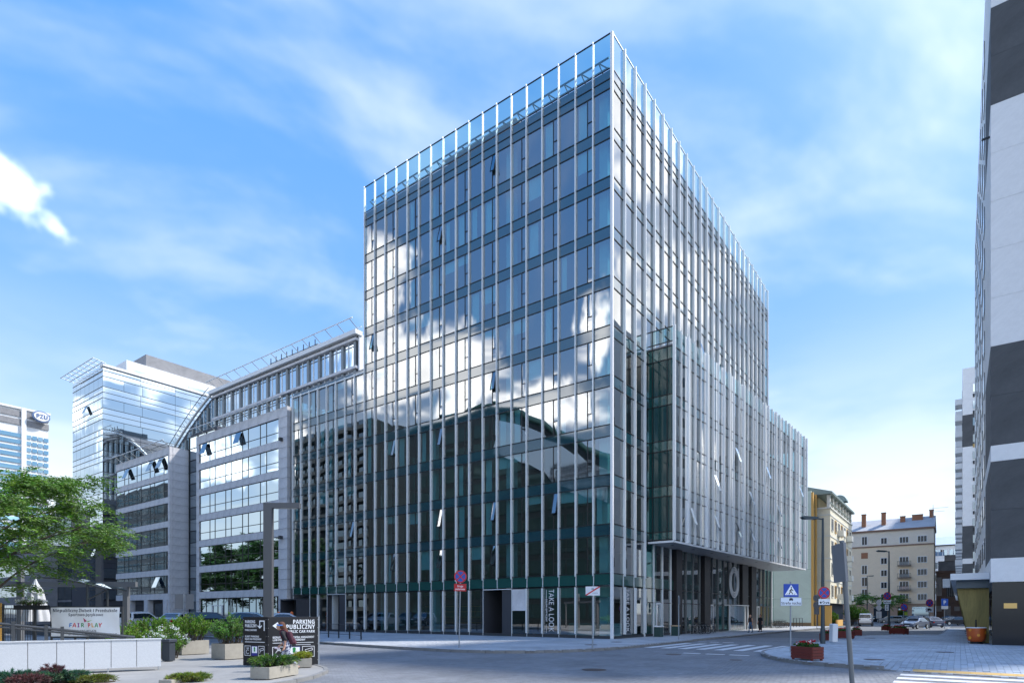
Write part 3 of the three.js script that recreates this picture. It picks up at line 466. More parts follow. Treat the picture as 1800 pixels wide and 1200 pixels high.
// ------------------------------------------------------------------ long upper office behind, with a curved roof end
const curved = thing('office_building', 'long upper office floors behind the stone block, their roof curving down at one end', 'office building');
{
  const X = 14, zr = -45.2, zTop = -83, top = 39.6, xB = 32, arc = [];
  for (let i = 0; i <= 12; i++) { const a = i / 12; arc.push([zTop - 18.6 * a, top - 7.2 * a - 3.2 * a * a]); }
  const prof = [[zr, 20], [zr, top], [zTop, top], ...arc.slice(1), [arc[12][0], 20]];
  const g = shapeGeo(prof.map(([z, y]) => [-z, y]), xB - X - 0.3); g.rotateY(Math.PI / 2); g.translate(X + 0.3, 0, 0);      // shape x = -z
  part(curved, 'body', g, M.core);
  const roofAt = (z) => { if (z > zTop) return top; for (let i = 1; i < arc.length; i++) if (z >= arc[i][0]) { const t = (arc[i - 1][0] - z) / (arc[i - 1][0] - arc[i][0]); return mix(arc[i - 1][1], arc[i][1], t); } return 25; };
  const bw = 2.62, bands = [[25.2, 28.0], [28.35, 31.2], [31.55, 34.9], [35.3, 38.7]];
  for (let i = 0; i < 21; i++) {
    const z0 = zr - 0.5 - i * bw, lim = Math.min(roofAt(z0 - bw), roofAt(z0)) - 0.3;
    for (const [y0, y1] of bands) {
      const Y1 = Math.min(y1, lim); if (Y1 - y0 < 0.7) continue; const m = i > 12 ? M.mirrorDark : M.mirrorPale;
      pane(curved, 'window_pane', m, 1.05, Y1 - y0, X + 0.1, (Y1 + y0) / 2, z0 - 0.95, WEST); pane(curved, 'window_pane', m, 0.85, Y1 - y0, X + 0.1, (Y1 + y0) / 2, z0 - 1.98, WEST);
      if (Y1 === y1) box(curved, 'transom', M.aluDark, X + 0.02, X + 0.12, y1 - 0.62, y1 - 0.54, z0 - 2.4, z0 - 0.45);
    }
    box(curved, 'pilaster', M.aluDark, X - 0.12, X + 0.29, 25, Math.max(25.5, lim + 0.25), z0 - 0.24, z0 + 0.24); box(curved, 'mullion', M.alu, X + 0.0, X + 0.14, 25, Math.max(25.5, lim), z0 - 1.53, z0 - 1.45);
  }
  for (const y of [31.2, 34.92, 38.72]) box(curved, 'cornice', M.stone, X - 0.35, X + 0.28, y, y + 0.34, Math.max(-84, -83), zr);
  box(curved, 'cornice', M.white, X - 0.7, X + 0.5, top - 0.25, top + 0.35, -83.5, zr + 0.4); box(curved, 'end_wall', M.white, X + 0.1, xB, 25, top, zr, zr + 0.25);
  part(curved, 'roof_edge', tube(arc.map(([z, y]) => [X - 0.2, y + 0.15, z]), 0.22, 6, 30), M.alu); part(curved, 'roof_rail', tube(arc.map(([z, y]) => [X - 0.9, y + 0.8, z]), 0.06, 6, 30), M.aluDark);
  for (let i = 1; i < 12; i++) for (const s of [0, 0.5]) { const q = [mix(arc[i][0], arc[i + 1] ? arc[i + 1][0] : arc[i][0], s), mix(arc[i][1], arc[i + 1] ? arc[i + 1][1] : arc[i][1], s)]; part(curved, 'rail_bracket', rod([X - 0.2, q[1] + 0.15, q[0]], [X - 0.9, q[1] + 0.8, q[0]], 0.04), M.aluDark); }
  part(curved, 'roof_rail', rod([X - 1.4, top + 1.5, -83], [X - 1.4, top + 1.5, zr + 0.6], 0.08), M.alu); part(curved, 'roof_rail', rod([X + 0.6, top + 1.2, -83], [X + 0.6, top + 1.2, zr], 0.06), M.alu);
  for (let z = zr; z > -83; z -= 2.62) part(curved, 'rail_bracket', rod([X - 1.4, top + 1.5, z], [X + 0.6, top + 0.3, z], 0.05), M.aluDark);
  const pr = part(curved, 'plant_screen', boxGeo(6, 2.6, 13), M.aluDark, X + 7, top + 2.6, -66); for (let i = 0; i < 9; i++) part(curved, 'screen_post', rod([X + 3.9, top + 0.4, -60 - i * 1.5], [X + 3.9, top + 4.6, -60 - i * 1.5], 0.07), M.frame);
}
// ------------------------------------------------------------------ pale glass tower at the far end
const gtower = thing('office_building', 'pale blue mirrored glass tower with a white slatted roof edge, left of the stone blocks', 'office building');
{
  const X = 4.1, Z = -102.36, H = 45.9, P = 3.79, nF = 12;
  box(gtower, 'wall', M.core, X + 0.3, 38, 0, H - 0.3, -116.4, Z - 0.3);
  const colsZ = [0, 2.05, 4.0, 6.2, 8.2, 10.3, 12.3, 14.2], colsX = [0, 3.4, 6.5, 12.4, 15.3, 20.6, 23, 26, 29, 33];
  for (let f = 0; f < nF; f++) {
    const y = H - 0.9 - P * (f + 1) + 1.0;
    for (const [a, b, w] of [[0.05, 1.75, 1], [1.82, 2.75, 0], [2.82, 3.73, 0]]) {
      for (let i = 0; i < colsZ.length - 1; i++) pane(gtower, w ? 'window_pane' : 'spandrel_panel', w ? M.mirror : M.mirrorPale, colsZ[i + 1] - colsZ[i] - 0.05, b - a, X, y + (a + b) / 2, Z - (colsZ[i] + colsZ[i + 1]) / 2, WEST);
      if (w || f < 7) for (let i = 0; i < (w ? colsX.length - 1 : 5); i++) pane(gtower, w ? 'window_pane' : 'spandrel_panel', w ? M.mirror : M.mirrorPale, (w ? colsX[i + 1] - colsX[i] : 6.2) - 0.05, b - a, w ? X + (colsX[i] + colsX[i + 1]) / 2 : X + 3.1 + i * 6.2, y + (a + b) / 2, Z, SOUTH);
    }
    for (const yy of [y, y + 1.79, y + 2.79]) { box(gtower, 'transom', M.frame, X - 0.05, X + 0.02, yy - 0.04, yy + 0.04, -116.5, Z); box(gtower, 'transom', M.frame, X, 37, yy - 0.035, yy + 0.035, Z - 0.02, Z + 0.05); }
  }
  box(gtower, 'cornice', M.white, X - 0.1, 37, H - 0.2, H + 0.25, Z - 1, Z + 0.45);
  // brise-soleil: a frame of slats reaching out over the short front
  part(gtower, 'roof_frame', merge([rod([X - 1.7, H + 0.65, -117.5], [X - 1.7, H + 0.65, Z + 0.6], 0.08), rod([X - 0.2, H + 0.4, -117.5], [X - 0.2, H + 0.4, Z + 0.6], 0.08), rod([X - 0.95, H + 0.55, -117.5], [X - 0.95, H + 0.55, Z + 0.6], 0.05)]), M.alu);
  for (let z = Z + 0.5; z > -118; z -= 1.9) part(gtower, 'slat', rod([X - 1.7, H + 0.65, z], [X + 0.3, H + 0.35, z], 0.06), M.alu);
  box(gtower, 'penthouse', M.white, X + 5, 37, H + 0.3, H + 3.4, -115, Z - 3); for (let i = 0; i < 7; i++) pane(gtower, 'penthouse_pane', M.mirrorPale, 3.5, 1.3, X + 7 + i * 3.7, H + 1.3, Z - 2.94, SOUTH);
  box(gtower, 'plant_room', M.stoneDark, X + 9, 35, H + 3.4, H + 6.2, -114, Z - 4.5);
  for (const [k, i] of [[1, 3], [6, 2], [6, 3], [6, 4], [7, 2], [7, 3], [7, 4], [8, 1]]) { const c = part(gtower, 'open_window', boxGeo(0.04, 1.5, 1.2), M.mirrorDark, X - 0.4, H - 0.9 - P * (k + 1) + 1.9, Z - colsZ[i] - 0.9); c.rotation.z = -0.4; }
  for (const [k, i] of [[1, 4.8], [4, 1], [4, 3.2], [5, 1]]) { const c = part(gtower, 'open_window', boxGeo(2.4, 1.5, 0.04), M.white, X + 2 + i * 3.6, H - 0.9 - P * (k + 1) + 1.9, Z + 0.35); c.rotation.x = -0.35; }
  box(gtower, 'base_glass', M.mirrorDark, X - 0.05, X + 0.02, 0, 1.2, -116, Z);
}
// ------------------------------------------------------------------ distant white tower, and a low dark glass pavilion behind the tree
const far = thing('high_rise', 'distant white high-rise with blue glass bands and an oval sign on its roof edge', 'high-rise', [95.8, 0, -440]);
{
  const w = 110, H = 126;
  box(far, 'wall', M.white, -w, -1, 0, H, -40, -0.6);
  for (let f = 0; f < 22; f++) { const y = H - 16 - f * 3.9; for (const [a, b] of [[-w, -14.8], [-12.4, -0.8]]) { if (f === 10) { box(far, 'louvre_band', M.stoneDark, a, b, y - 1.4, y + 1.4, -0.6, -0.1); continue; } for (let i = 0; i < 4; i++) pane(far, 'window_band', i % 2 ? mat([0.24, 0.42, 0.55], 0.05, 0.9) : mat([0.34, 0.50, 0.60], 0.05, 0.9), (b - a) / 4 - 0.4, 2.4, a + ((b - a) * (i + 0.5)) / 4, y, -0.15, SOUTH); } }
  for (const [a, b] of [[-w, -14.8], [-12.4, -0.8]]) { box(far, 'louvre_band', M.stoneDark, a, b, H - 4.5, H - 1.2, -0.6, 0); box(far, 'louvre_band', M.stoneDark, a, b, H - 9.5, H - 6, -0.6, 0); }
  box(far, 'pilaster', M.white, -14.8, -12.4, 0, H + 1, -0.6, 0.8); box(far, 'parapet', M.white, -w, 0, H, H + 1.2, -2, 0.6);
  const sg = thing('roof_sign', 'oval blue and white sign on the roof edge of the distant high-rise', 'sign', [90.2, 123.4, -437.5], 0.1);
  const e = new THREE.CylinderGeometry(1, 1, 1.2, 40); e.rotateX(Math.PI / 2); e.scale(4.7, 3.4, 1); part(sg, 'rim', e, mat([0.10, 0.16, 0.30], 0.5)); const e2 = e.clone(); e2.scale(0.84, 0.80, 1); part(sg, 'face', e2, M.white, 0, 0, 0.3);
  const l = letters(sg, 'lettering', 'PZU', fontB, 2.5, mat([0.08, 0.14, 0.30], 0.5), -3.0, -1.2, 0.95, 0); l.scale.z = 20; 
}
const pav = thing('glass_pavilion', 'low dark glass building behind the leafy tree, next to the pale tower', 'building', [-2, 0, -98]);
{
  box(pav, 'wall', M.core, 0, 2.6, 0, 19, -22, 0.2);
  for (let f = 0; f < 5; f++) for (let i = 0; i < 7; i++) pane(pav, 'window_pane', f % 2 ? M.mirrorDark : mat([0.10, 0.17, 0.19], 0.05, 1), 2.9, 3.3, -0.06, 2.2 + f * 3.7, -1.4 - i * 3.0, WEST);
  for (let f = 0; f <= 5; f++) box(pav, 'band', M.stoneDark, -0.2, 0, 0.05 + f * 3.72, 0.4 + f * 3.72, -22, 0); box(pav, 'plant_room', M.stoneDark, 0.5, 2.4, 19, 22, -9, -4);
}
const low = thing('low_office', 'low grey office with dark ribbon windows behind the pergola', 'office block', [-6, 0, -110]);
box(low, 'wall', M.stoneDark, 0, 3.9, 0, 13.5, -32, 6);
for (let f = 0; f < 3; f++) for (let i = 0; i < 12; i++) pane(low, 'window_pane', M.mirrorDark, 2.9, 2.2, -0.02, 2.2 + f * 3.6, 4.3 - i * 3.05, WEST);
console.log('left');
// ------------------------------------------------------------------ right-hand side: tall white and charcoal residential tower
const mWhiteR = mat([0.82, 0.82, 0.81], 0.8, 0, { map: T.faint }), mWin = phys([0.02, 0.025, 0.03], { roughness: 0.05, ior: 1.55 }), mCharR = mat([0.10, 0.105, 0.11], 0.8, 0, { map: T.stain }), mBlackGloss = phys([0.010, 0.011, 0.014], { roughness: 0.12, ior: 1.5 });
const bandsR = [[3.7, 5.1, 0], [5.1, 10.8, 1], [10.8, 11.75, 0], [11.75, 17.6, 1], [17.6, 31.85, 0], [31.85, 37.6, 1], [37.6, 46, 0]];
function tower(t, x0, x1, z0, z1, opts = {}) {
  box(t, 'wall', mWhiteR, x0 + 0.12, x1 - 0.12, 3.7, 45.8, z0 + 0.12, z1 - 0.12);
  for (const [a, b, c] of bandsR) {                    // rendered bands on the front (-x), street side (-z)
    const n = Math.max(1, Math.round((b - a) / 2.9)), sb = opts.sideBand || 14, nm = c ? 'charcoal_panel' : 'white_panel', m = c ? mCharR : mWhiteR;
    for (let i = 0; i < n; i++) { const y0 = mix(a, b, i / n) + 0.006, y1 = mix(a, b, (i + 1) / n) - 0.006;
      box(t, nm, m, x0 + rr(-0.003, 0.003), x0 + 0.13, y0, y1, z0 + 0.006, z1); for (let j = 0; j < 3; j++) box(t, nm, m, x0 + 0.004 + (sb / 3) * j + (j ? 0.006 : 0), x0 + (sb / 3) * (j + 1) - 0.006, y0, y1, z0 + rr(-0.003, 0.003), z0 + 0.13); }
  }
  if (!opts.plain) box(t, 'white_wall', mWhiteR, x0 + (opts.sideBand || 14), x1, 3.7, 46, z0 + 0.0, z0 + 0.13);
  // street-side windows: frames and panes, floor by floor
  const mW = mWin, fr = M.frame;
  for (let f = 0; f < 13; f++) { const y = 4.9 + f * 3.0 + 0.9; for (let i = 0; i < (opts.n || 9); i++) { const x = x0 + (opts.w0 || 5) + i * (opts.dw || 4.6); if (x > x1 - 2) break; const ww = opts.balcony ? 1.6 : 1, m = part(t, 'window', boxGeo(1.9 * ww, 1.5, 0.1), fr, x, y + 0.75, z0 + 0.01); pane(m, 'window_pane', mW, 0.8 * ww, 1.3, -0.43 * ww, 0, -0.056, NORTH); pane(m, 'window_pane', mW, 0.8 * ww, 1.3, 0.43 * ww, 0, -0.056, NORTH);
    if (opts.balcony && i % 2 === 0) { box(t, 'balcony', mWhiteR, x - 1.6, x + 1.9, y - 0.95, y + 0.1, z0 - 1.1, z0 - 0.02); } } }
}
const towerA = thing('apartment_tower', 'tall white apartment tower with charcoal bands and a glossy black base', 'apartment tower', [0, 0, 0], 0, 'white and charcoal towers');
tower(towerA, 6.0, 52.5, 21.75, 38, { sideBand: 9, w0: 11, dw: 5 });
for (let i = 0; i < 6; i++) box(towerA, 'base_panel', mBlackGloss, 6.0 - 0.02, 6.12, 0.0, 3.7, 21.8 + i * 2.5 + 0.012, 21.8 + (i + 1) * 2.5 - 0.012);
box(towerA, 'base_wall', M.black, 6.12, 52, 0, 3.7, 22.4, 37.9); box(towerA, 'brass_plate', mat([0.62, 0.42, 0.16], 0.35, 0.8), 5.955, 5.982, 2.15, 2.45, 22.35, 22.95);
box(towerA, 'lamp_bracket', M.frame, 7.0, 7.1, 30.6, 30.7, 21.35, 21.75);
{ // canopy and slanted olive props along the street side
  box(towerA, 'canopy', M.white, 7.4, 50, 3.95, 4.35, 19.8, 21.74); box(towerA, 'canopy_beam', mat([0.10, 0.13, 0.15], 0.6), 7.9, 49.5, 3.45, 3.94, 20.1, 21.74);
  const mOl = mat([0.34, 0.27, 0.09], 0.75, 0, { map: T.streak });
  for (let i = 0; i < 5; i++) { const x = 8.2 + i * 7.5, g = shapeGeo([[0, 0], [-0.92, 0.0], [-1.62, 3.44], [0, 3.44]], 0.14); g.rotateY(-Math.PI / 2); const o = part(towerA, 'slanted_prop', g, mOl, x + 0.14, 0.0, 21.74); o.scale.z = 1; box(towerA, 'prop_edge', M.frame, x - 0.02, x + 0.16, 0.0, 0.04, 20.7, 21.6); }
  box(towerA, 'camera_box', M.galv, 7.6, 8.6, 3.5, 4.05, 19.4, 19.79);
  for (let i = 0; i < 4; i++) pane(towerA, 'shop_window', M.mirrorDark, 6, 3.0, 12 + i * 8, 1.7, 22.3, NORTH);
}
const towerB = thing('apartment_tower', 'white and charcoal apartment tower with balconies, further up the street', 'apartment tower', [0, 0, 0], 0, 'white and charcoal towers');
tower(towerB, 97, 175, 20.7, 38, { sideBand: 3, w0: 6, dw: 4.2, n: 17, balcony: true }); box(towerB, 'base_wall', mWhiteR, 97.1, 174, 0, 3.7, 20.9, 37.9);
for (let f = 0; f < 13; f++) { const y = 4.9 + f * 3.0; box(towerB, 'stair_window', M.mirrorDark, 96.9, 97.0, y + 0.6, y + 2.0, 22.2, 22.9); box(towerB, 'loggia', f === 9 ? mYellow : M.frame, 96.92, 97.0, y - 0.3, y + 0.3, 22.2, 23.0); }

// ------------------------------------------------------------------ pale green end wall and yellow apartment house
const houseG = thing('apartment_house', 'pale green and yellow apartment house with a loggia storey under its roof', 'apartment house');
{
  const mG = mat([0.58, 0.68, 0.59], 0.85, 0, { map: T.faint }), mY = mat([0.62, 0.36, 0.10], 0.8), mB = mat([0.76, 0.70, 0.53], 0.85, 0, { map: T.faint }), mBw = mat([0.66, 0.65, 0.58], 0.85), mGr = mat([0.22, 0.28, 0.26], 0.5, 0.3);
  box(houseG, 'green_wall', mG, 58, 58.5, 0.5, 19.8, -12, 2.75); box(houseG, 'plinth', mat([0.22, 0.15, 0.08], 0.8), 57.97, 58.4, 0, 0.5, -12, 2.76);
  for (const y of [4.0, 8.3, 12.6]) box(houseG, 'groove', mat([0.34, 0.42, 0.36], 0.9), 57.99, 58.02, y, y + 0.06, -12, 2.74);
  box(houseG, 'yellow_edge', mY, 57.95, 58.6, 0, 19.6, 2.77, 3.02); box(houseG, 'yellow_edge', mY, 59, 59.4, 0, 19.4, 3.03, 3.3);
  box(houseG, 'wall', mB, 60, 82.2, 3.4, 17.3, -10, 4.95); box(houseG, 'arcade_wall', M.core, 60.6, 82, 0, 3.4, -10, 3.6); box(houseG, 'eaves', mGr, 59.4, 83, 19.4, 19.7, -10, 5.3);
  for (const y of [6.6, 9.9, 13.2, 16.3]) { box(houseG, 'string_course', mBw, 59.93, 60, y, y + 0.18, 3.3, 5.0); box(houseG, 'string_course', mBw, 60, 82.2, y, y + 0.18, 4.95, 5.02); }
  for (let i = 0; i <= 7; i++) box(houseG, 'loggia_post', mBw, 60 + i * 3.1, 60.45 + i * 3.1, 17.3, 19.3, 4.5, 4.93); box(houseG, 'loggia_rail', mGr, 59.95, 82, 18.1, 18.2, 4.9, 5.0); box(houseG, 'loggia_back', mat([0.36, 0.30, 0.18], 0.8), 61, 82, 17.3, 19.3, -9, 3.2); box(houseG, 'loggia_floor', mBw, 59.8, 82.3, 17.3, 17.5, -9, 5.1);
  for (let f = 0; f < 4; f++) for (let i = 0; i < 7; i++) { const x = 61.7 + i * 3, y = 4.2 + f * 3.3; const w = part(houseG, 'window', boxGeo(1.5, 1.9, 0.12), i % 2 ? mY : mBw, x, y + 0.95, 4.98); pane(w, 'window_pane', mWin, 0.62, 1.7, -0.36, 0, 0.065, SOUTH); pane(w, 'window_pane', mWin, 0.62, 1.7, 0.36, 0, 0.065, SOUTH); if (i % 3 === 2) box(houseG, 'balcony', mBw, x - 1, x + 1, y - 0.2, y + 0.7, 5.0, 5.8); }
  const rf = shapeGeo([[-10.6, 19.7], [5.3, 19.7], [-1, 21.6]], 23.5); rf.rotateY(-Math.PI / 2); rf.translate(82.9, 0, 0); part(houseG, 'roof', rf, mGr);
  const dm = part(houseG, 'dormer', new THREE.CylinderGeometry(1.1, 1.1, 2, 16, 1, false, 0, Math.PI).rotateZ(Math.PI / 2).rotateX(Math.PI / 2 * 0), mGr, 76, 20.6, 4.0);
  box(houseG, 'yellow_gate', mY, 59.6, 59.75, 0, 3.0, 3.4, 5.2); box(houseG, 'yellow_gate', mY, 60.5, 66, 0, 0.9, 5.6, 5.8);
}
// ------------------------------------------------------------------ cream apartment house closing the street
const houseC = thing('apartment_house', 'six-storey cream apartment house with brick chimneys, across the end of the street', 'apartment house', [128, 0, 0]);
{
  const mC = mat([0.80, 0.66, 0.48], 0.88, 0, { map: T.faint }), mTop = mat([0.76, 0.69, 0.58], 0.88, 0, { map: T.faint }), mBr = mat([0.22, 0.13, 0.09], 0.8), mBrick = mat([0.38, 0.17, 0.09], 0.85, 0, { map: T.fine }), mRoof = mat([0.52, 0.54, 0.56], 0.7, 0.0, { map: T.streak });
  const zl = -1.0, zr = 15.6, H = 21.2;
  box(houseC, 'wall', mC, 0, 11, 4.1, 17.6, zl - 3, zr); box(houseC, 'attic_wall', mTop, 0.004, 11, 17.85, H, zl - 3, zr - 0.004); box(houseC, 'base_wall', mat([0.35, 0.24, 0.17], 0.85), 0.1, 11, 0, 4.1, zl - 3, zr - 0.02); box(houseC, 'string_course', mBr, -0.2, 11, 17.6, 17.85, zl - 3, zr + 0.05); box(houseC, 'cornice', mBr, -0.35, 11.2, H, H + 0.4, zl - 3.2, zr + 0.2);
  const rf = shapeGeo([[-0.3, H + 0.4], [11.2, H + 0.4], [6, H + 3.6]], zr + 0.2 - (zl - 3.2)); rf.translate(0, 0, zl - 3.2); part(houseC, 'roof', rf, mRoof);
  const fw = (z, w, y, h, n) => { const s = part(houseC, 'window', boxGeo(0.14, h, w), M.white, -0.03, y + h / 2, z); for (let i = 0; i < n; i++) { const pw = (w - 0.14) / n - 0.08; pane(s, 'window_pane', mWin, pw, h - 0.2, -0.075, 0, -w / 2 + 0.07 + (i + 0.5) * ((w - 0.14) / n), WEST); } return s; };
  for (let f = 0; f < 5; f++) { const y = 4.9 + f * 2.85 + (f === 4 ? 1.9 : 0); fw(13.4, 1.9, y, 1.5, 3); fw(5.9, 1.35, y, 1.55, 2); if (f === 4) { fw(9.9, 1.9, y, 1.5, 3); fw(1.9, 1.25, y, 2.1, 2); } else { const d = fw(9.9, 1.9, y - 0.6, 2.2, 3); } if (f < 3) fw(1.9, 1.25, y + 0.6, 2.2, 2); }
  box(houseC, 'stair_panel', mBrick, -0.04, 0.02, 15.0, 16.4, 1.2, 2.6);
  for (let f = 0; f < 4; f++) { const y = 4.35 + f * 2.85; box(houseC, 'balcony', mat([0.22, 0.18, 0.15], 0.8), -1.1, -0.002, y, y + 0.2, 8.6, 11.3); for (let i = 0; i < 8; i++) box(houseC, 'balcony_bar', M.frame, -1.08, -1.03, y + 0.2, y + 1.0, 8.65 + i * 0.37, 8.7 + i * 0.37); box(houseC, 'balcony_rail', M.frame, -1.1, -1.0, y + 1.0, y + 1.06, 8.6, 11.3); box(houseC, 'balcony_screen', f === 0 ? mYellow : f === 1 ? mat([0.5, 0.4, 0.35], 0.8) : M.aluDark, -1.02, -0.98, y + 0.25, y + 0.9, 9.2, 10.8); }
  for (const [z, h, w, x] of [[1.5, 2.4, 0.9, 2], [5.6, 2.5, 0.9, 2.4], [9.4, 1.4, 1.0, 3.4], [12.3, 1.6, 2.1, 4], [15, 2.6, 0.8, 5]]) { const c = box(houseC, 'chimney', mBrick, x, x + 0.9, H + 1.0, H + 2.2 + h, z - w / 2, z + w / 2); part(c, 'chimney_cap', boxGeo(1.05, 0.15, w + 0.15), mBr, 0, (1.2 + h) / 2 + 0.075, 0); }
  for (const [a, b] of [[3.8, 6.6], [8.6, 10.6], [11.4, 14.6]]) { const s = box(houseC, 'shop_window', M.mirrorDark, 0.02, 0.09, 0.3, 3.4, a, b); } letters(houseC, 'shop_sign', 'COMPLEX BAR', fontB, 0.42, M.white, -0.0, 2.85, 11.6, WEST).rotation.y = WEST;
  part(houseC, 'aerial', merge([rod([5, H + 3, 15.3], [5, H + 6, 15.3], 0.04), rod([5, H + 5.2, 14.6], [5, H + 5.2, 18.2], 0.03), rod([5, H + 4.4, 15], [5, H + 4.4, 17.5], 0.03)]), M.galv);
}
const brick = thing('brick_ruin', 'old bare brick building with an arched window, next to the cream house', 'brick building', [136, 0, 15.8]);
{
  const mBk = mat([0.25, 0.16, 0.12], 0.9, 0, { map: T.stain }), mPl = mat([0.45, 0.40, 0.36], 0.9, 0, { map: T.stain });
  box(brick, 'wall', mBk, 0, 8, 0, 11.4, 0, 12); box(brick, 'cornice', mBk, -0.25, 8, 11.4, 11.9, -0.1, 12.2); box(brick, 'roof', M.stoneDark, 0.5, 8, 11.9, 14.2, 0.4, 11.5); box(brick, 'dormer', mPl, 0.2, 3, 14.2, 15.6, 1.6, 5.8);
  const ar = new THREE.Shape(); ar.moveTo(-1.2, 0); ar.lineTo(1.2, 0); ar.lineTo(1.2, 2.8); ar.absarc(0, 2.8, 1.2, 0, Math.PI); const ag = new THREE.ExtrudeGeometry(ar, { depth: 0.1, bevelEnabled: false }); ag.rotateY(WEST); part(brick, 'arched_window', ag, M.frame, 0.06, 5.8, 3.2);
  for (let i = 0; i < 6; i++) box(brick, 'window_bar', M.galv, -0.07, -0.045, 5.8, 8.9, 2.2 + i * 0.4, 2.24 + i * 0.4);
  for (let i = 0; i < 7; i++) box(brick, 'plaster_patch', mPl, -0.03, 0.02, rr(0.2, 2.5), rr(3, 4.8), i * 1.6 + rr(0, 0.3), i * 1.6 + rr(0.8, 1.5)); box(brick, 'plaster_patch', mPl, -0.03, 0.02, 6, 10.4, 0.1, 1.1);
}
const whiteFar = thing('white_block', 'low white modern block with ribbon windows far beyond the brick building', 'office block', [185, 0, 12]);
{
  box(whiteFar, 'wall', M.white, 0, 20, 0, 22.5, -4, 34); const rf = shapeGeo([[-0.4, 22.5], [12, 22.5], [7, 25.6]], 38); rf.translate(0, 0, -4); part(whiteFar, 'roof', rf, mat([0.45, 0.52, 0.58], 0.5, 0.4));
  for (let f = 0; f < 5; f++) for (let i = 0; i < 9; i++) { const w = box(whiteFar, 'window', M.white, -0.06, 0, 3.9 + f * 3.8, 6.0 + f * 3.8, -2 + i * 3.9, 1.4 + i * 3.9); for (let j = 0; j < 3; j++) pane(w, 'window_pane', M.mirror, 1.0, 1.8, -0.045, 0, -1.13 + j * 1.13, WEST); } box(whiteFar, 'roof_edge', M.frame, -0.5, 0, 22.2, 22.5, -4, 34);
}
console.log('right');
// ------------------------------------------------------------------ across the square, outside the picture: what the glass fronts mirror
const opp = thing('office_building', 'dark glass office with a sloping roof, mirrored in the glass front', 'office building', [-45, 0, 0]);
{
  const prof = [[-68, 0], [-68, 37.5], [-47, 38.6], [-40, 35.8], [-33, 31.6], [-24.5, 26.3], [-8, 19], [-8, 0]];
  const g = shapeGeo(prof.map(([z, y]) => [-z, y]), 24); g.rotateY(Math.PI / 2); g.translate(-24, 0, 0); part(opp, 'body', g, mat([0.02, 0.028, 0.03], 0.3));
  for (let i = 1; i < 6; i++) part(opp, 'roof_edge', rod([0.2, prof[i][1] + 0.2, prof[i][0]], [0.2, prof[i + 1][1] + 0.2, prof[i + 1][0]], 0.55), mat([0.03, 0.08, 0.07], 0.4));
  const topAt = (z) => { for (let i = 1; i < 6; i++) if (z <= prof[i + 1][0]) return mix(prof[i][1], prof[i + 1][1], (z - prof[i][0]) / (prof[i + 1][0] - prof[i][0])); return 19; };
  for (let f = 0; f < 10; f++) for (let i = 0; i < 15; i++) { const z = -66 + i * 3.9, y = 2.2 + f * 3.6; if (y + 2 > topAt(z + 1.7) - 1.5) continue; box(opp, 'window_pane', mat([0.05, 0.09, 0.09], 0.03, 0.6), 0.0, 0.08, y - 1.2, y + 1.3, z, z + 3.4); }
  const gl = [[-45, 30], [-45, 36], [-38, 33.2], [-30, 28], [-23, 23.6], [-23, 19], [-30, 21.5], [-38, 27]]; const gg = shapeGeo(gl.map(([z, y]) => [-z, y]), 0.2); gg.rotateY(Math.PI / 2); part(opp, 'skylight', gg, M.mirrorPale, 0.12, 0, 0);
}
const flats = thing('apartment_tower', 'dark apartment tower with rows of balconies, mirrored in the lower glass wing', 'apartment tower', [-60, 0, -128]);
{
  box(flats, 'wall', mat([0.03, 0.042, 0.046], 0.8), -16, 0, 0, 50, 0, 32);
  for (let f = 0; f < 16; f++) { box(flats, 'balcony', mat([0.075, 0.09, 0.095], 0.8), 0.01, 1.4, 2.6 + f * 3.0, 3.5 + f * 3.0, 1, 31); for (let i = 0; i < 7; i++) box(flats, 'window', M.mirrorDark, 0.0, 0.06, 3.6 + f * 3, 5.2 + f * 3, 2 + i * 4.2, 4.6 + i * 4.2); }
}
const opp2 = thing('office_building', 'dark glass office beyond the car park trees, mirrored in the second stone block', 'office building', [-34, 0, -196]);
{
  box(opp2, 'wall', mat([0.03, 0.035, 0.04], 0.5), -7, 0, 0, 36, 0, 50);
  for (let f = 0; f < 9; f++) for (let i = 0; i < 10; i++) box(opp2, 'window_pane', mat([0.06, 0.08, 0.09], 0.05, 0.6), 0.0, 0.08, 1.2 + f * 3.9, 3.9 + f * 3.9, 0.6 + i * 5, 5 + i * 5);
}
console.log('behind');
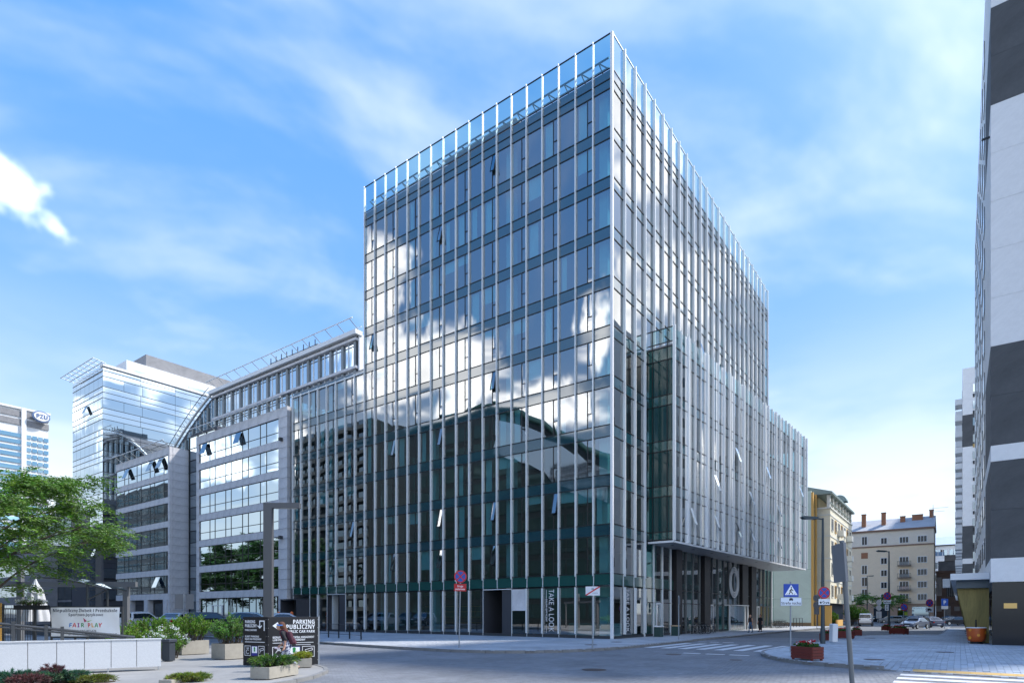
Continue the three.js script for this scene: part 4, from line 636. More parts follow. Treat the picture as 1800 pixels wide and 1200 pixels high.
// ------------------------------------------------------------------ plants
const mLeaf = phys([1, 1, 1], { vertexColors: true, roughness: 0.9, transmission: 0.35, thickness: 0, ior: 1.3, side: THREE.DoubleSide }), mBark = mat([0.055, 0.042, 0.032], 0.95), mBarkPale = mat([0.10, 0.08, 0.06], 0.95);
class Leaves {                                        // many small folded leaf faces in one geometry
  constructor() { this.p = []; this.n = []; this.c = []; }
  leaf(pos, dir, len, wid, col) {
    const d = dir.clone().normalize(), up = new THREE.Vector3(rr(-1, 1), rr(0.2, 1.4), rr(-1, 1)).normalize(), s = d.clone().cross(up).normalize().multiplyScalar(wid / 2), nn = s.clone().cross(d).normalize();
    const a = pos, b = pos.clone().addScaledVector(d, len * 0.45).add(s).addScaledVector(nn, wid * 0.12), e = pos.clone().addScaledVector(d, len * 0.45).sub(s).addScaledVector(nn, wid * 0.12), t = pos.clone().addScaledVector(d, len);
    for (const v of [a, b, t, a, t, e]) { this.p.push(v.x, v.y, v.z); this.n.push(nn.x, nn.y, nn.z); this.c.push(...col); }
  }
  build() { const g = new THREE.BufferGeometry(); g.setAttribute('position', new THREE.Float32BufferAttribute(this.p, 3)); g.setAttribute('normal', new THREE.Float32BufferAttribute(this.n, 3)); g.setAttribute('color', new THREE.Float32BufferAttribute(this.c, 3)); g.setAttribute('uv', new THREE.Float32BufferAttribute(new Float32Array(this.p.length / 3 * 2), 2)); return g; }
}
const V = (x, y, z) => new THREE.Vector3(x, y, z);
const tint = ([r, g, b], k = 0.35) => { const a = 1 + rr(-k, k), h = rr(0.85, 1.2); return [r * a * h, g * a, b * a * rr(0.8, 1.1)]; };
const rdir = (up = 0) => { let v; do v = V(rr(-1, 1), rr(-1, 1), rr(-1, 1)); while (v.lengthSq() > 1 || v.lengthSq() < 0.01); v.y += up; return v.normalize(); };
function limbs(root, path, r0, r1) { return new THREE.TubeGeometry(new THREE.CatmullRomCurve3(path), path.length * 3, 1, 6).toNonIndexed(); }
function taperTube(path, r0, r1, n = 6) {
  const c = new THREE.CatmullRomCurve3(path), seg = Math.max(3, path.length * 2), g = new THREE.TubeGeometry(c, seg, 1, n), p = g.attributes.position;
  for (let i = 0; i <= seg; i++) { const o = c.getPointAt(i / seg), r = mix(r0, r1, i / seg); for (let j = 0; j <= n; j++) { const k = i * (n + 1) + j; p.setXYZ(k, o.x + (p.getX(k) - o.x) * r, o.y + (p.getY(k) - o.y) * r, o.z + (p.getZ(k) - o.z) * r); } }
  g.computeVertexNormals(); return g;
}
// tree: trunk, limbs that fork, and sprays of leaves along the twigs
function makeTree(t, o) {
  const { h, spread, trunkR, col, limbsN = 7, leafLen = 0.12, sprays = 260, perSpray = 26, sprayLen = 0.7, base = 0.35, droop = 0.1, lean = [0, 0], flat = 0.5, bark = mBark } = o;
  const top = V(lean[0], h * 0.72, lean[1]), trunk = [V(0, 0, 0), V(lean[0] * 0.2 + rr(-0.1, 0.1), h * 0.25, lean[1] * 0.2), V(lean[0] * 0.6, h * 0.5, lean[1] * 0.6 + rr(-0.1, 0.1)), top];
  part(t, 'trunk', taperTube(trunk, trunkR, trunkR * 0.35, 9), bark);
  const L = new Leaves(), br = [], tips = [];
  for (let i = 0; i < limbsN; i++) {
    const f = mix(base, 1, i / (limbsN - 1)), s = new THREE.CatmullRomCurve3(trunk).getPointAt(Math.min(0.98, f * 0.98)), a = i * 2.4 + rr(-0.4, 0.4), len = spread * mix(1, 0.6, Math.abs(f - 0.55) * 1.5) * rr(0.8, 1.1);
    const e = V(s.x + Math.cos(a) * len, s.y + len * rr(0.15, 0.55) * (1 - flat) + (h - s.y) * 0.35, s.z + Math.sin(a) * len), mid = s.clone().lerp(e, 0.5).add(V(0, len * 0.14, 0));
    br.push(taperTube([s, mid, e], trunkR * 0.42, trunkR * 0.07, 5)); const c = new THREE.CatmullRomCurve3([s, mid, e]);
    for (let j = 0; j < 7; j++) { const u = rr(0.25, 1), q = c.getPointAt(u), b2 = a + rr(-1.3, 1.3), l2 = len * rr(0.25, 0.5), e2 = q.clone().add(V(Math.cos(b2) * l2, l2 * rr(-0.1, 0.5), Math.sin(b2) * l2)); br.push(taperTube([q, q.clone().lerp(e2, 0.5).add(V(0, l2 * 0.1, 0)), e2], trunkR * 0.14, trunkR * 0.03, 4)); tips.push([q, e2]); }
    tips.push([mid, e]);
  }
  part(t, 'limbs', merge(br), bark);
  for (let i = 0; i < sprays; i++) {
    const [q, e] = pick(tips), o0 = q.clone().lerp(e, rr(0.35, 1.08)).add(V(rr(-1, 1), rr(-0.5, 0.6), rr(-1, 1)).multiplyScalar(spread * 0.10)), d = e.clone().sub(q).setY(0).normalize().add(V(rr(-0.9, 0.9), rr(-0.35, 0.35) - droop, rr(-0.9, 0.9))).normalize();
    const side = V(-d.z, rr(-0.2, 0.2), d.x), cc = tint(col, 0.3);
    for (let k = 0; k < perSpray; k++) { const u = k / perSpray, pos = o0.clone().addScaledVector(d, u * sprayLen).add(V(rr(-0.04, 0.04), -droop * u * u * sprayLen + rr(-0.05, 0.05), rr(-0.04, 0.04))), dir = d.clone().multiplyScalar(0.5).addScaledVector(side, k % 2 ? 1 : -1).add(V(0, rr(-0.3, 0.2), 0)); L.leaf(pos, dir, leafLen * rr(0.7, 1.2), leafLen * 0.42, cc.map((x) => x * rr(0.85, 1.15))); }
  }
  part(t, 'crown', L.build(), mLeaf); return t;
}
function makeShrub(t, o) {                            // stems rising from the soil with leaves along them
  const { h, r, n = 40, leafLen = 0.09, per = 26, col, up = 0.7, flowers } = o, L = new Leaves(), st = [];
  for (let i = 0; i < n; i++) {
    const a = rr(0, 6.283), b = V(Math.cos(a) * r[0] * rr(0, 0.6), 0, Math.sin(a) * r[1] * rr(0, 0.6)), f = Math.sqrt(rnd()), e = V(Math.cos(a) * r[0] * f * 1.05, h * (0.45 + 0.55 * (1 - f * f * 0.6)) * rr(0.7, 1.08), Math.sin(a) * r[1] * f * 1.05), mid = b.clone().lerp(e, 0.5).add(V(0, h * 0.1, 0));
    st.push(taperTube([b, mid, e], 0.014, 0.005, 4)); const c = new THREE.CatmullRomCurve3([b, mid, e]), cc = tint(col, 0.28);
    for (let k = 0; k < per; k++) { const u = rr(0.3, 1.03), pos = c.getPoint(Math.min(1, u)).add(V(rr(-0.06, 0.06), rr(-0.05, 0.05), rr(-0.06, 0.06))); L.leaf(pos, rdir(up), leafLen * rr(0.7, 1.3), leafLen * 0.45, cc.map((x) => x * rr(0.8, 1.2))); }
    if (flowers && rnd() < flowers.share) for (let k = 0; k < 12; k++) { const pos = e.clone().add(V(rr(-0.06, 0.06), rr(-0.02, 0.08), rr(-0.06, 0.06))); L.leaf(pos, rdir(0.6), 0.06, 0.055, flowers.col.map((x) => x * rr(0.85, 1.1))); }
  }
  part(t, 'stems', merge(st), mBarkPale); part(t, 'foliage', L.build(), mLeaf); return t;
}
function makeJuniper(t, o) {                          // low arching sprays of fine needles
  const { r, h, n = 60, col, tip } = o, L = new Leaves(), st = [];
  for (let i = 0; i < n; i++) {
    const a = rr(0, 6.283), f = rr(0.4, 1), len = f, e = V(Math.cos(a) * r[0] * f, h * rr(0.35, 1) * (1.15 - f * 0.55), Math.sin(a) * r[1] * f), b = V(Math.cos(a) * r[0] * 0.1 * rr(0, 3), 0.02, Math.sin(a) * r[1] * 0.1 * rr(0, 3)), mid = b.clone().lerp(e, 0.55).add(V(0, h * 0.25, 0));
    st.push(taperTube([b, mid, e], 0.012, 0.004, 4)); const c = new THREE.CatmullRomCurve3([b, mid, e]), cc = tint(tip && rnd() < tip.share ? tip.col : col, 0.25);
    for (let k = 0; k < 60; k++) { const u = rr(0.12, 1), pos = c.getPoint(u), d = c.getTangent(u).multiplyScalar(0.9).add(rdir(0.25).multiplyScalar(0.8)); L.leaf(pos, d, rr(0.07, 0.15), 0.018, cc.map((x) => x * rr(0.8, 1.25))); }
  }
  part(t, 'stems', merge(st), mBarkPale); part(t, 'foliage', L.build(), mLeaf); return t;
}
const GREEN = [0.085, 0.20, 0.022], DEEP = [0.035, 0.11, 0.022], LIME = [0.20, 0.26, 0.015], TEAL = [0.022, 0.10, 0.055];
// big airy tree at the left edge, leaning into the picture
makeTree(thing('tree', 'airy bright green tree with fine leaves beside the closed parasol', 'tree', [-33.8, -0.06, -8.8]), { h: 8.2, spread: 4.0, trunkR: 0.14, col: [0.10, 0.22, 0.022], limbsN: 14, leafLen: 0.13, sprays: 2600, perSpray: 26, sprayLen: 0.75, base: 0.3, lean: [0.3, 0.5], flat: 0.62, droop: 0.12 });
// row of trees outside the picture, mirrored in the lower windows of the stone blocks
for (let i = 0; i < 8; i++) makeTree(thing('tree', 'leafy green tree in the row across the car park, mirrored in the stone blocks', 'tree', [-30 - (i % 2) * 3, -0.1, -80 - i * 6.5], i, 'trees across the car park'), { h: 18 + (i % 3) * 1.5, spread: 4.6, trunkR: 0.2, col: DEEP, limbsN: 12, leafLen: 0.6, sprays: 1000, perSpray: 12, sprayLen: 1.3, base: 0.12, flat: 0.35 });
// greenery up the side street
makeTree(thing('tree', 'small spreading green tree in front of the cream apartment house', 'tree', [105.6, 0, 6.9]), { h: 6.4, spread: 4.6, trunkR: 0.16, col: GREEN, limbsN: 8, leafLen: 0.36, sprays: 380, perSpray: 16, sprayLen: 1.3, base: 0.45, flat: 0.75 });
for (const [x, z, h, r, lab] of [[72, 6.2, 3.2, [1.7, 1.2], 'tall dense green hedge bush beside the arcade of the yellow house'], [80, 6.6, 2.8, [1.8, 1.4], 'rounded lime green bush behind the white van'], [62.5, 4.9, 2.0, [1.2, 0.8], 'low green bush inside the yellow gate of the apartment house']])
  makeShrub(thing('bush', lab, 'bush', [x, 0, z]), { h, r, n: 90, leafLen: 0.26, per: 30, col: h === 2.8 ? [0.14, 0.24, 0.02] : GREEN });
console.log('plants');
// ------------------------------------------------------------------ street furniture
const FACE = -0.936;                                  // signs face the traffic that comes from the square
const mSignBack = mat([0.24, 0.25, 0.27], 0.5, 0.5);
const decal = (w, h, draw, rough = 0.45) => mat([1, 1, 1], rough, 0, { map: canvasTex(w, h, draw) });
const face = (parent, name, w, h, m, x, y, z) => { const g = new THREE.PlaneGeometry(w, h); return part(parent, name, g, m, x, y, z); };
const fit = (c, txt, x, y, w, size, weight = '', align = 'center') => { c.font = `${weight} ${size}px sans-serif`; c.textAlign = align; c.textBaseline = 'middle'; const m = c.measureText(txt).width; c.save(); c.translate(x, y); if (m > w) c.scale(w / m, 1); c.fillText(txt, 0, 0); c.restore(); };
const mNoStop = decal(256, 256, (c) => { c.fillStyle = '#c01c28'; c.beginPath(); c.arc(128, 128, 128, 0, 7); c.fill(); c.fillStyle = '#1d4fa8'; c.beginPath(); c.arc(128, 128, 102, 0, 7); c.fill(); c.strokeStyle = '#c01c28'; c.lineWidth = 24; c.beginPath(); c.moveTo(56, 56); c.lineTo(200, 200); c.moveTo(200, 56); c.lineTo(56, 200); c.stroke(); });
const mNoPark = decal(256, 256, (c) => { c.fillStyle = '#c01c28'; c.beginPath(); c.arc(128, 128, 128, 0, 7); c.fill(); c.fillStyle = '#2a62c4'; c.beginPath(); c.arc(128, 128, 102, 0, 7); c.fill(); c.strokeStyle = '#c01c28'; c.lineWidth = 24; c.beginPath(); c.moveTo(56, 56); c.lineTo(200, 200); c.stroke(); });
const mTow = decal(256, 128, (c) => { c.fillStyle = '#e6e8ea'; c.fillRect(0, 0, 256, 128); c.strokeStyle = c.fillStyle = '#1a1a1a'; c.lineWidth = 10; c.beginPath(); c.moveTo(25, 85); c.lineTo(80, 85); c.lineTo(105, 45); c.lineTo(150, 85); c.lineTo(235, 70); c.stroke(); for (const x of [50, 120, 185, 225]) { c.beginPath(); c.arc(x, 90, 13, 0, 7); c.fill(); } c.fillRect(28, 60, 40, 22); });
const mCross = decal(256, 208, (c) => { c.fillStyle = '#1546a8'; c.fillRect(0, 0, 256, 208); c.fillStyle = '#f2f4f6'; c.beginPath(); c.moveTo(128, 12); c.lineTo(236, 176); c.lineTo(20, 176); c.fill(); c.fillStyle = '#1546a8'; c.strokeStyle = '#111'; c.fillStyle = '#111'; c.beginPath(); c.arc(132, 58, 11, 0, 7); c.fill(); c.lineWidth = 14; c.lineCap = 'round'; c.beginPath(); c.moveTo(132, 78); c.lineTo(124, 118); c.lineTo(154, 158); c.moveTo(124, 118); c.lineTo(94, 156); c.moveTo(130, 84); c.lineTo(104, 112); c.moveTo(132, 84); c.lineTo(160, 106); c.stroke(); c.lineWidth = 5; for (const x of [60, 100, 190]) { c.beginPath(); c.moveTo(x - 10, 172); c.lineTo(x + 8, 150); c.stroke(); } });
const mZone = decal(384, 144, (c) => { c.fillStyle = '#dfe6ee'; c.fillRect(0, 0, 384, 144); c.strokeStyle = '#333'; c.lineWidth = 4; c.strokeRect(4, 4, 376, 136); c.fillStyle = '#141a26'; c.fillRect(158, 22, 68, 30); c.fillRect(170, 12, 44, 14); c.fillRect(162, 50, 14, 10); c.fillRect(208, 50, 14, 10); fit(c, 'Strefa ruchu', 192, 100, 356, 62, 'bold'); });
const mFire = decal(256, 128, (c) => { c.fillStyle = '#b8141e'; c.fillRect(0, 0, 256, 128); c.fillStyle = '#f4e8e8'; fit(c, 'Droga', 128, 42, 220, 44, 'bold'); fit(c, 'pożarowa', 128, 92, 228, 44, 'bold'); });
const mEnd = decal(256, 160, (c) => { c.fillStyle = '#d8dbe0'; c.fillRect(0, 0, 256, 160); c.fillStyle = '#8b929c'; c.fillRect(105, 30, 46, 30); fit(c, 'STREFA', 170, 118, 130, 30, 'bold'); c.strokeStyle = '#c21f2c'; c.lineWidth = 24; c.beginPath(); c.moveTo(0, 160); c.lineTo(256, 0); c.stroke(); });
const mP = decal(200, 200, (c) => { c.fillStyle = '#1a57b8'; c.fillRect(0, 0, 200, 200); c.fillStyle = '#f4f6f8'; fit(c, 'P', 100, 106, 150, 150, 'bold'); });
const mArrow = decal(96, 160, (c) => { c.fillStyle = '#e6e8ea'; c.fillRect(0, 0, 96, 160); c.strokeStyle = c.fillStyle = '#151515'; c.lineWidth = 12; c.beginPath(); c.moveTo(48, 35); c.lineTo(48, 125); c.stroke(); for (const s of [-1, 1]) { c.beginPath(); c.moveTo(48, 80 + s * 68); c.lineTo(24, 80 + s * 34); c.lineTo(72, 80 + s * 34); c.fill(); } });
const mTruck = decal(256, 160, (c) => { c.fillStyle = '#e2e4e6'; c.fillRect(0, 0, 256, 160); c.fillStyle = '#20242a'; c.fillRect(60, 40, 90, 60); c.fillRect(152, 62, 40, 38); c.beginPath(); c.arc(90, 110, 15, 0, 7); c.arc(170, 110, 15, 0, 7); c.fill(); });
function disc(t, r, y, m, z = 0.05) { const p = part(t, 'sign_plate', new THREE.CylinderGeometry(r, r, 0.02, 32).rotateX(Math.PI / 2), mSignBack, 0, y, z); part(p, 'sign_face', new THREE.CircleGeometry(r, 36), m, 0, 0, 0.013); return p; }
function plate(t, w, h, y, m, z = 0.05, x = 0) { const p = part(t, 'sign_plate', boxGeo(w, h, 0.02), mSignBack, x, y, z); if (m) face(p, 'sign_face', w, h, m, 0, 0, 0.013); return p; }
function signpost(label, x, z, h, yaw = FACE, y = 0, r = 0.035) { const t = thing('signpost', label, 'road sign', [x, y, z], yaw); part(t, 'pole', cyl(r, r, h, 12), M.galv); part(t, 'pole_cap', new THREE.SphereGeometry(r * 1.05, 10, 6), M.galv, 0, h, 0); part(t, 'foot', cyl(r * 1.6, r * 1.5, 0.04, 12), M.galv); return t; }
{ let t = signpost('blue pedestrian crossing sign over a white zone plate, on the kerb corner', -8.4, 13.75, 3.35); plate(t, 0.72, 0.62, 2.95, mCross); plate(t, 1.02, 0.40, 2.42, mZone);
  t = signpost('no-stopping sign over a red plate, on a leaning post before the long front', -14.88, -1.6, 4.0); t.rotation.z = -0.02; disc(t, 0.34, 3.85, mNoStop); plate(t, 0.66, 0.40, 3.26, mFire);
  t = signpost('white zone-end sign with a red diagonal stripe, before the shop windows', -11.07, 4.5, 3.3); plate(t, 0.76, 0.48, 3.05, mEnd);
  t = signpost('signpost seen almost edge-on, by the crossing in front of the entrance', 2.07, 4.2, 3.1, FACE + 1.35); plate(t, 0.9, 0.5, 2.75, null);
  t = signpost('pair of dark round sign backs on one post beside the pale green wall', 40, 6.6, 4.0, FACE + Math.PI); disc(t, 0.42, 3.7, mNoStop); disc(t, 0.42, 2.85, mNoPark); plate(t, 0.6, 0.7, 2.1, null);
  t = signpost('blue no-parking disc on a thin post among the parked cars', 33.5, 15.7, 2.9); disc(t, 0.36, 2.5, mNoPark);
  t = signpost('no-stopping disc with two white plates, by the yellow-framed canopy', 47, 17.4, 3.4); disc(t, 0.45, 3.1, mNoStop); plate(t, 0.9, 0.6, 2.3, mTruck);
  t = signpost('blue parking sign with a white plate, on the parking bay line', 53, 18.75, 3.7); plate(t, 0.85, 0.9, 3.25, mP); plate(t, 0.85, 0.38, 2.6, mat([0.7, 0.7, 0.7], 0.5));
  t = signpost('grey backs of two traffic signs on one post in the car park', -21.2, -19.0, 3.15, FACE + Math.PI); plate(t, 0.5, 0.95, 2.6, null, 0.05, -0.34); plate(t, 0.5, 0.95, 2.6, null, 0.05, 0.34);
  t = signpost('small dark double-disc sign back by the spreading tree', 92, 8.2, 4.2, FACE + Math.PI); disc(t, 0.5, 3.9, mNoStop); disc(t, 0.5, 2.9, mNoPark); const y = plate(t, 1.0, 1.3, 1.6, mat([0.75, 0.72, 0.05], 0.6));
  // large leaning post in the foreground with a sign seen from behind
  t = thing('signpost', 'thick leaning grey post with the ribbed back of a sign', 'road sign', [-31.30, -0.13, 19.28], 0.05); const mPole = mat([0.15, 0.165, 0.18], 0.5, 0.5); part(t, 'pole', cyl(0.028, 0.028, 2.85, 20), mPole); part(t, 'pole_cap', cyl(0.030, 0.026, 0.02, 20), mPole, 0, 2.85, 0);
  const pl = part(t, 'sign_plate', boxGeo(0.50, 0.46, 0.012), mSignBack, -0.035, 2.60, -0.045, 0.40); for (let i = 0; i < 3; i++) part(pl, 'rib', boxGeo(0.02, 0.46, 0.03), mSignBack, -0.2 + i * 0.2, 0, 0.018); for (const yy of [2.45, 2.75]) part(t, 'bracket', new THREE.TorusGeometry(0.034, 0.009, 6, 20).rotateX(Math.PI / 2), M.galv, 0, yy, 0);
  // lean along the picture plane
  t.rotation.set(0, 0, 0); t.rotateOnAxis(V(0.8052, 0, -0.593), -0.072);
}
// lamp posts
function lampPost(label, x, z, h, arm, yaw, group) {
  const t = thing('lamp_post', label, 'lamp post', [x, 0, z], yaw, group); const m = mat([0.055, 0.075, 0.085], 0.5, 0.4);
  part(t, 'pole', cyl(0.125, 0.06, h, 14), m); part(t, 'base', cyl(0.15, 0.14, 0.9, 14), m); part(t, 'arm', rod([0, h - 0.06, 0], [arm * 0.5, h + 0.0, 0], 0.045, 8), m);
  const hd = part(t, 'lamp_head', shapeGeo([[0, 0], [0.9, 0.05], [1.0, 0.0], [0.85, -0.1], [0.1, -0.12]], 0.3, 0.02), m, arm * 0.35, h + 0.05, -0.15); part(hd, 'lens', boxGeo(0.55, 0.02, 0.24), mat([0.5, 0.52, 0.52], 0.3), 0.45, -0.125, 0.15);
  return t;
}
const lampA = lampPost('tall dark lamp post carrying a no-stopping sign, on the flower-box corner', 1.66, 13.5, 7.7, 1.0, Math.PI - 0.9);
{ const s = part(lampA, 'sign_plate', new THREE.CylinderGeometry(0.37, 0.37, 0.02, 32).rotateX(Math.PI / 2), mSignBack, 0, 3.12, 0, FACE - (Math.PI - 0.9)); s.position.set(Math.sin(s.rotation.y) * 0.16, 3.12, Math.cos(s.rotation.y) * 0.16); part(s, 'sign_face', new THREE.CircleGeometry(0.37, 36), mNoStop, 0, 0, 0.013);
  const p = part(lampA, 'sign_plate', boxGeo(0.70, 0.36, 0.02), mSignBack, s.position.x, 2.56, s.position.z, s.rotation.y); face(p, 'sign_face', 0.70, 0.36, mTow, 0, 0, 0.013); }
const lampB = lampPost('tall lamp post with a stack of signs, beside the round red flower box', 37.7, 14.1, 8.6, 1.0, Math.PI - 0.9);
{ const r = FACE - (Math.PI - 0.9), sx = Math.sin(r) * 0.16, sz = Math.cos(r) * 0.16; const s = part(lampB, 'sign_plate', new THREE.CylinderGeometry(0.42, 0.42, 0.02, 32).rotateX(Math.PI / 2), mSignBack, sx + 0.3, 3.75, sz, r); part(s, 'sign_face', new THREE.CircleGeometry(0.42, 36), mNoStop, 0, 0, 0.013); const p = part(lampB, 'sign_plate', boxGeo(0.8, 0.38, 0.02), mSignBack, sx + 0.3, 3.1, sz, r); face(p, 'sign_face', 0.8, 0.38, mTow, 0, 0, 0.013); const q = part(lampB, 'sign_plate', boxGeo(0.4, 0.66, 0.02), mSignBack, sx + 0.35, 2.5, sz, r); face(q, 'sign_face', 0.4, 0.66, mArrow, 0, 0, 0.013); }
lampPost('slim lamp post in front of the yellow apartment house', 62.1, 6.9, 8.8, 1.0, Math.PI - 0.9); lampPost('slim far lamp post beside the spreading tree', 105, 4.9, 9.6, 1.0, -0.9);
// red wooden flower boxes
const mRed = mat([0.20, 0.030, 0.018], 0.65, 0, { map: T.wood });
const flowerGeo = (() => { const L = new Leaves(); for (let i = 0; i < 260; i++) { const x = rr(-0.42, 0.42), z = rr(-0.2, 0.2); L.leaf(V(x, rr(0, 0.12), z), rdir(0.7), 0.11, 0.08, tint([0.045, 0.13, 0.02])); } for (let i = 0; i < 26; i++) { const x = rr(-0.42, 0.42), z = rr(-0.2, 0.2), y = rr(0.12, 0.24), c = rnd() < 0.7 ? [0.55, 0.02, 0.03] : [0.75, 0.70, 0.70]; for (let k = 0; k < 10; k++) L.leaf(V(x + rr(-0.04, 0.04), y + rr(-0.03, 0.03), z + rr(-0.04, 0.04)), rdir(0.5), 0.07, 0.06, c.map((v) => v * rr(0.8, 1.2))); } return L.build(); })();
function flowerBox(label, x, z, yaw, s = 1, sx = 1) {
  const t = thing('flower_box', label, 'flower box', [x, 0, z], yaw, 'red wooden flower boxes'); t.scale.set(s * sx, s, s);
  const w = 0.5, d = 0.27; for (let i = 0; i < 4; i++) { const y = 0.06 + i * 0.115; for (const sg of [-1, 1]) { box(t, 'plank', mRed, -w, w, y, y + 0.105, sg * d - 0.014, sg * d + 0.014); box(t, 'plank', mRed, sg * w - 0.014, sg * w + 0.014, y + 0.003, y + 0.102, -d + 0.016, d - 0.016); } }
  for (const a of [-1, 1]) for (const b of [-1, 1]) box(t, 'foot', mRed, a * 0.44 - 0.04, a * 0.44 + 0.04, 0, 0.5, b * 0.22 - 0.03, b * 0.22 + 0.03);
  box(t, 'soil', mat([0.03, 0.022, 0.016], 1), -w + 0.02, w - 0.02, 0.05, 0.46, -d + 0.016, d - 0.016); part(t, 'flowers', flowerGeo, mLeaf, 0, 0.47, 0); return t;
}
flowerBox('red flower box on the rounded corner of the blue paving, below the crossing sign', -13.15, 15.35, 0.95, 1.05, 1.05);
flowerBox('red flower box behind the thick grey leaning post', 10.9, 13.3, 1.3, 1.1, 1.3); flowerBox('red flower box on the kerb between lamp post and white van', 18.5, 13.3, 0.4); flowerBox('long red flower box in front of the parked dark sedan', 24.4, 15.9, 1.0, 1.1, 1.3); flowerBox('red flower box at the foot of the far lamp post', 36.9, 13.9, 0.9, 0.95, 0.8); flowerBox('red flower box half hidden by the white cabinet', 6.1, 13.05, 1.3, 1.0, 0.8);
{ const t = thing('cabinet', 'white utility cabinet leaning slightly beside the lamp post', 'utility cabinet', [4.5, 0, 13.65], 0.62); const b = part(t, 'body', new RoundedBoxGeometry(0.46, 1.16, 0.34, 2, 0.03), M.white, 0, 0.6, 0); part(t, 'door', boxGeo(0.40, 1.0, 0.012), M.white, 0, 0.6, 0.175); part(t, 'lock', cyl(0.02, 0.02, 0.02, 10).rotateX(Math.PI / 2), M.frame, 0.15, 0.6, 0.18); t.rotation.z = 0.05; }
{ const t = thing('barrel', 'orange painted barrel with a white rim at the corner of the black base', 'barrel', [7.3, 0.0, 21.1], 0.4); const g = new THREE.LatheGeometry([[0.20, 0.12], [0.42, 0.16], [0.49, 0.5], [0.50, 1.0], [0.46, 1.0], [0.44, 0.85], [0.0, 0.85]].map((p) => new THREE.Vector2(...p)), 28);
  part(t, 'body', g, mat([0.55, 0.11, 0.02], 0.4, 0, { map: T.stain })); part(t, 'rim', new THREE.TorusGeometry(0.49, 0.035, 8, 32).rotateX(Math.PI / 2), M.white, 0, 0.98, 0); part(t, 'stand', cyl(0.36, 0.30, 0.12, 16), M.frame); part(t, 'soil', cyl(0.44, 0.44, 0.04, 20), M.black, 0, 0.9, 0); part(t, 'stump', cyl(0.05, 0.04, 0.55, 8), M.black, 0.05, 0.92, 0);
  for (let i = 0; i < 12; i++) { const a = i * 0.9, y = 0.32 + (i % 4) * 0.16, q = part(t, 'painted_spot', new THREE.CircleGeometry(rr(0.05, 0.1), 12), mat([0.75, rr(0.28, 0.4), 0.03], 0.4), Math.sin(a) * 0.497, y + 0.05, Math.cos(a) * 0.497, a); } }
// litter bins, railing, bollards by the office
for (const [x, z, lab] of [[6.2, 0.95, 'square dark planter box with a pale rim beside the shop door'], [9.3, 1.15, 'square dark green planter box with a wooden rim by the black pier']]) { const t = thing('planter_box', lab, 'planter', [x, 0, z]); part(t, 'box', new RoundedBoxGeometry(0.56, 0.78, 0.56, 2, 0.02), mat([0.02, 0.055, 0.05], 0.5), 0, 0.39, 0); part(t, 'rim', boxGeo(0.62, 0.1, 0.62), lab.includes('wooden') ? mat([0.45, 0.33, 0.2], 0.7) : M.white, 0, 0.83, 0); }
{ const P = [[-9.9, -20.9], [-10.25, -19.1], [-10.6, -17.4], [-10.95, -15.7], [-11.3, -14.0]], t = thing('railing', 'low black steel railing on the pavement beside the parking sign', 'railing', [0, 0, 0]); for (const [x, z] of P) part(t, 'post', boxGeo(0.07, 1.1, 0.07), M.frame, x, 0.55, z); for (let i = 0; i < 4; i++) { for (const y of [1.05, 0.3]) part(t, 'rail', rod([P[i][0], y, P[i][1]], [P[i + 1][0], y, P[i + 1][1]], 0.018), M.frame); for (let k = 1; k < 10; k++) { const a = k / 10, x = mix(P[i][0], P[i + 1][0], a), z = mix(P[i][1], P[i + 1][1], a); part(t, 'bar', rod([x, 0.3, z], [x, 1.05, z], 0.007, 4), M.frame); } } }
for (const [x, z] of [[-2.2, -36.0], [-2.2, -38.4]]) { const t = thing('bollard', 'orange bollard in front of the black box porch', 'bollard', [x, 0, z], 0, 'orange bollards'); part(t, 'post', cyl(0.16, 0.16, 1.9, 14), mat([0.75, 0.16, 0.03], 0.5)); part(t, 'cap', new THREE.SphereGeometry(0.16, 14, 6, 0, 6.3, 0, 1.57), mat([0.75, 0.16, 0.03], 0.5), 0, 1.9, 0); part(t, 'band', cyl(0.163, 0.163, 0.1, 14), M.white, 0, 1.5, 0); }
// bicycle
function makeBike(t) {
  const f = M.frame; for (const x of [-0.52, 0.52]) { const w = part(t, 'wheel', new THREE.TorusGeometry(0.33, 0.022, 8, 28), M.black, x, 0.35, 0); part(w, 'spokes', merge(Array.from({ length: 8 }, (_, i) => { const a = (i / 8) * Math.PI * 2; return rod([0, 0, 0], [Math.cos(a) * 0.32, Math.sin(a) * 0.32, 0], 0.004, 3); })), M.steel); }
  part(t, 'frame', merge([rod([-0.52, 0.35, 0], [-0.08, 0.30, 0], 0.018), rod([-0.08, 0.30, 0], [-0.22, 0.82, 0], 0.018), rod([-0.08, 0.30, 0], [0.36, 0.80, 0], 0.02), rod([-0.18, 0.74, 0], [0.35, 0.86, 0], 0.018), rod([-0.52, 0.35, 0], [-0.19, 0.76, 0], 0.014), rod([0.52, 0.35, 0], [0.33, 0.98, 0], 0.018)]), f);
  part(t, 'saddle', new RoundedBoxGeometry(0.26, 0.06, 0.13, 2, 0.025), M.black, -0.24, 0.87, 0); part(t, 'handlebar', merge([rod([0.33, 1.02, -0.27], [0.33, 1.02, 0.27], 0.014), rod([0.33, 0.95, 0], [0.33, 1.03, 0], 0.016)]), f); part(t, 'pedals', merge([rod([-0.08, 0.30, -0.13], [0.02, 0.18, -0.13], 0.012), rod([-0.08, 0.30, 0.13], [-0.18, 0.42, 0.13], 0.012), rod([-0.08, 0.3, -0.13], [-0.08, 0.3, 0.13], 0.014)]), f); return t;
}
const bikeLab = 'black city bicycle in the rack beside the black pier', bike0 = makeBike(thing('bicycle', bikeLab, 'bicycle', [14.4, 0, 1.1], 1.2, 'bicycles by the entrance'));
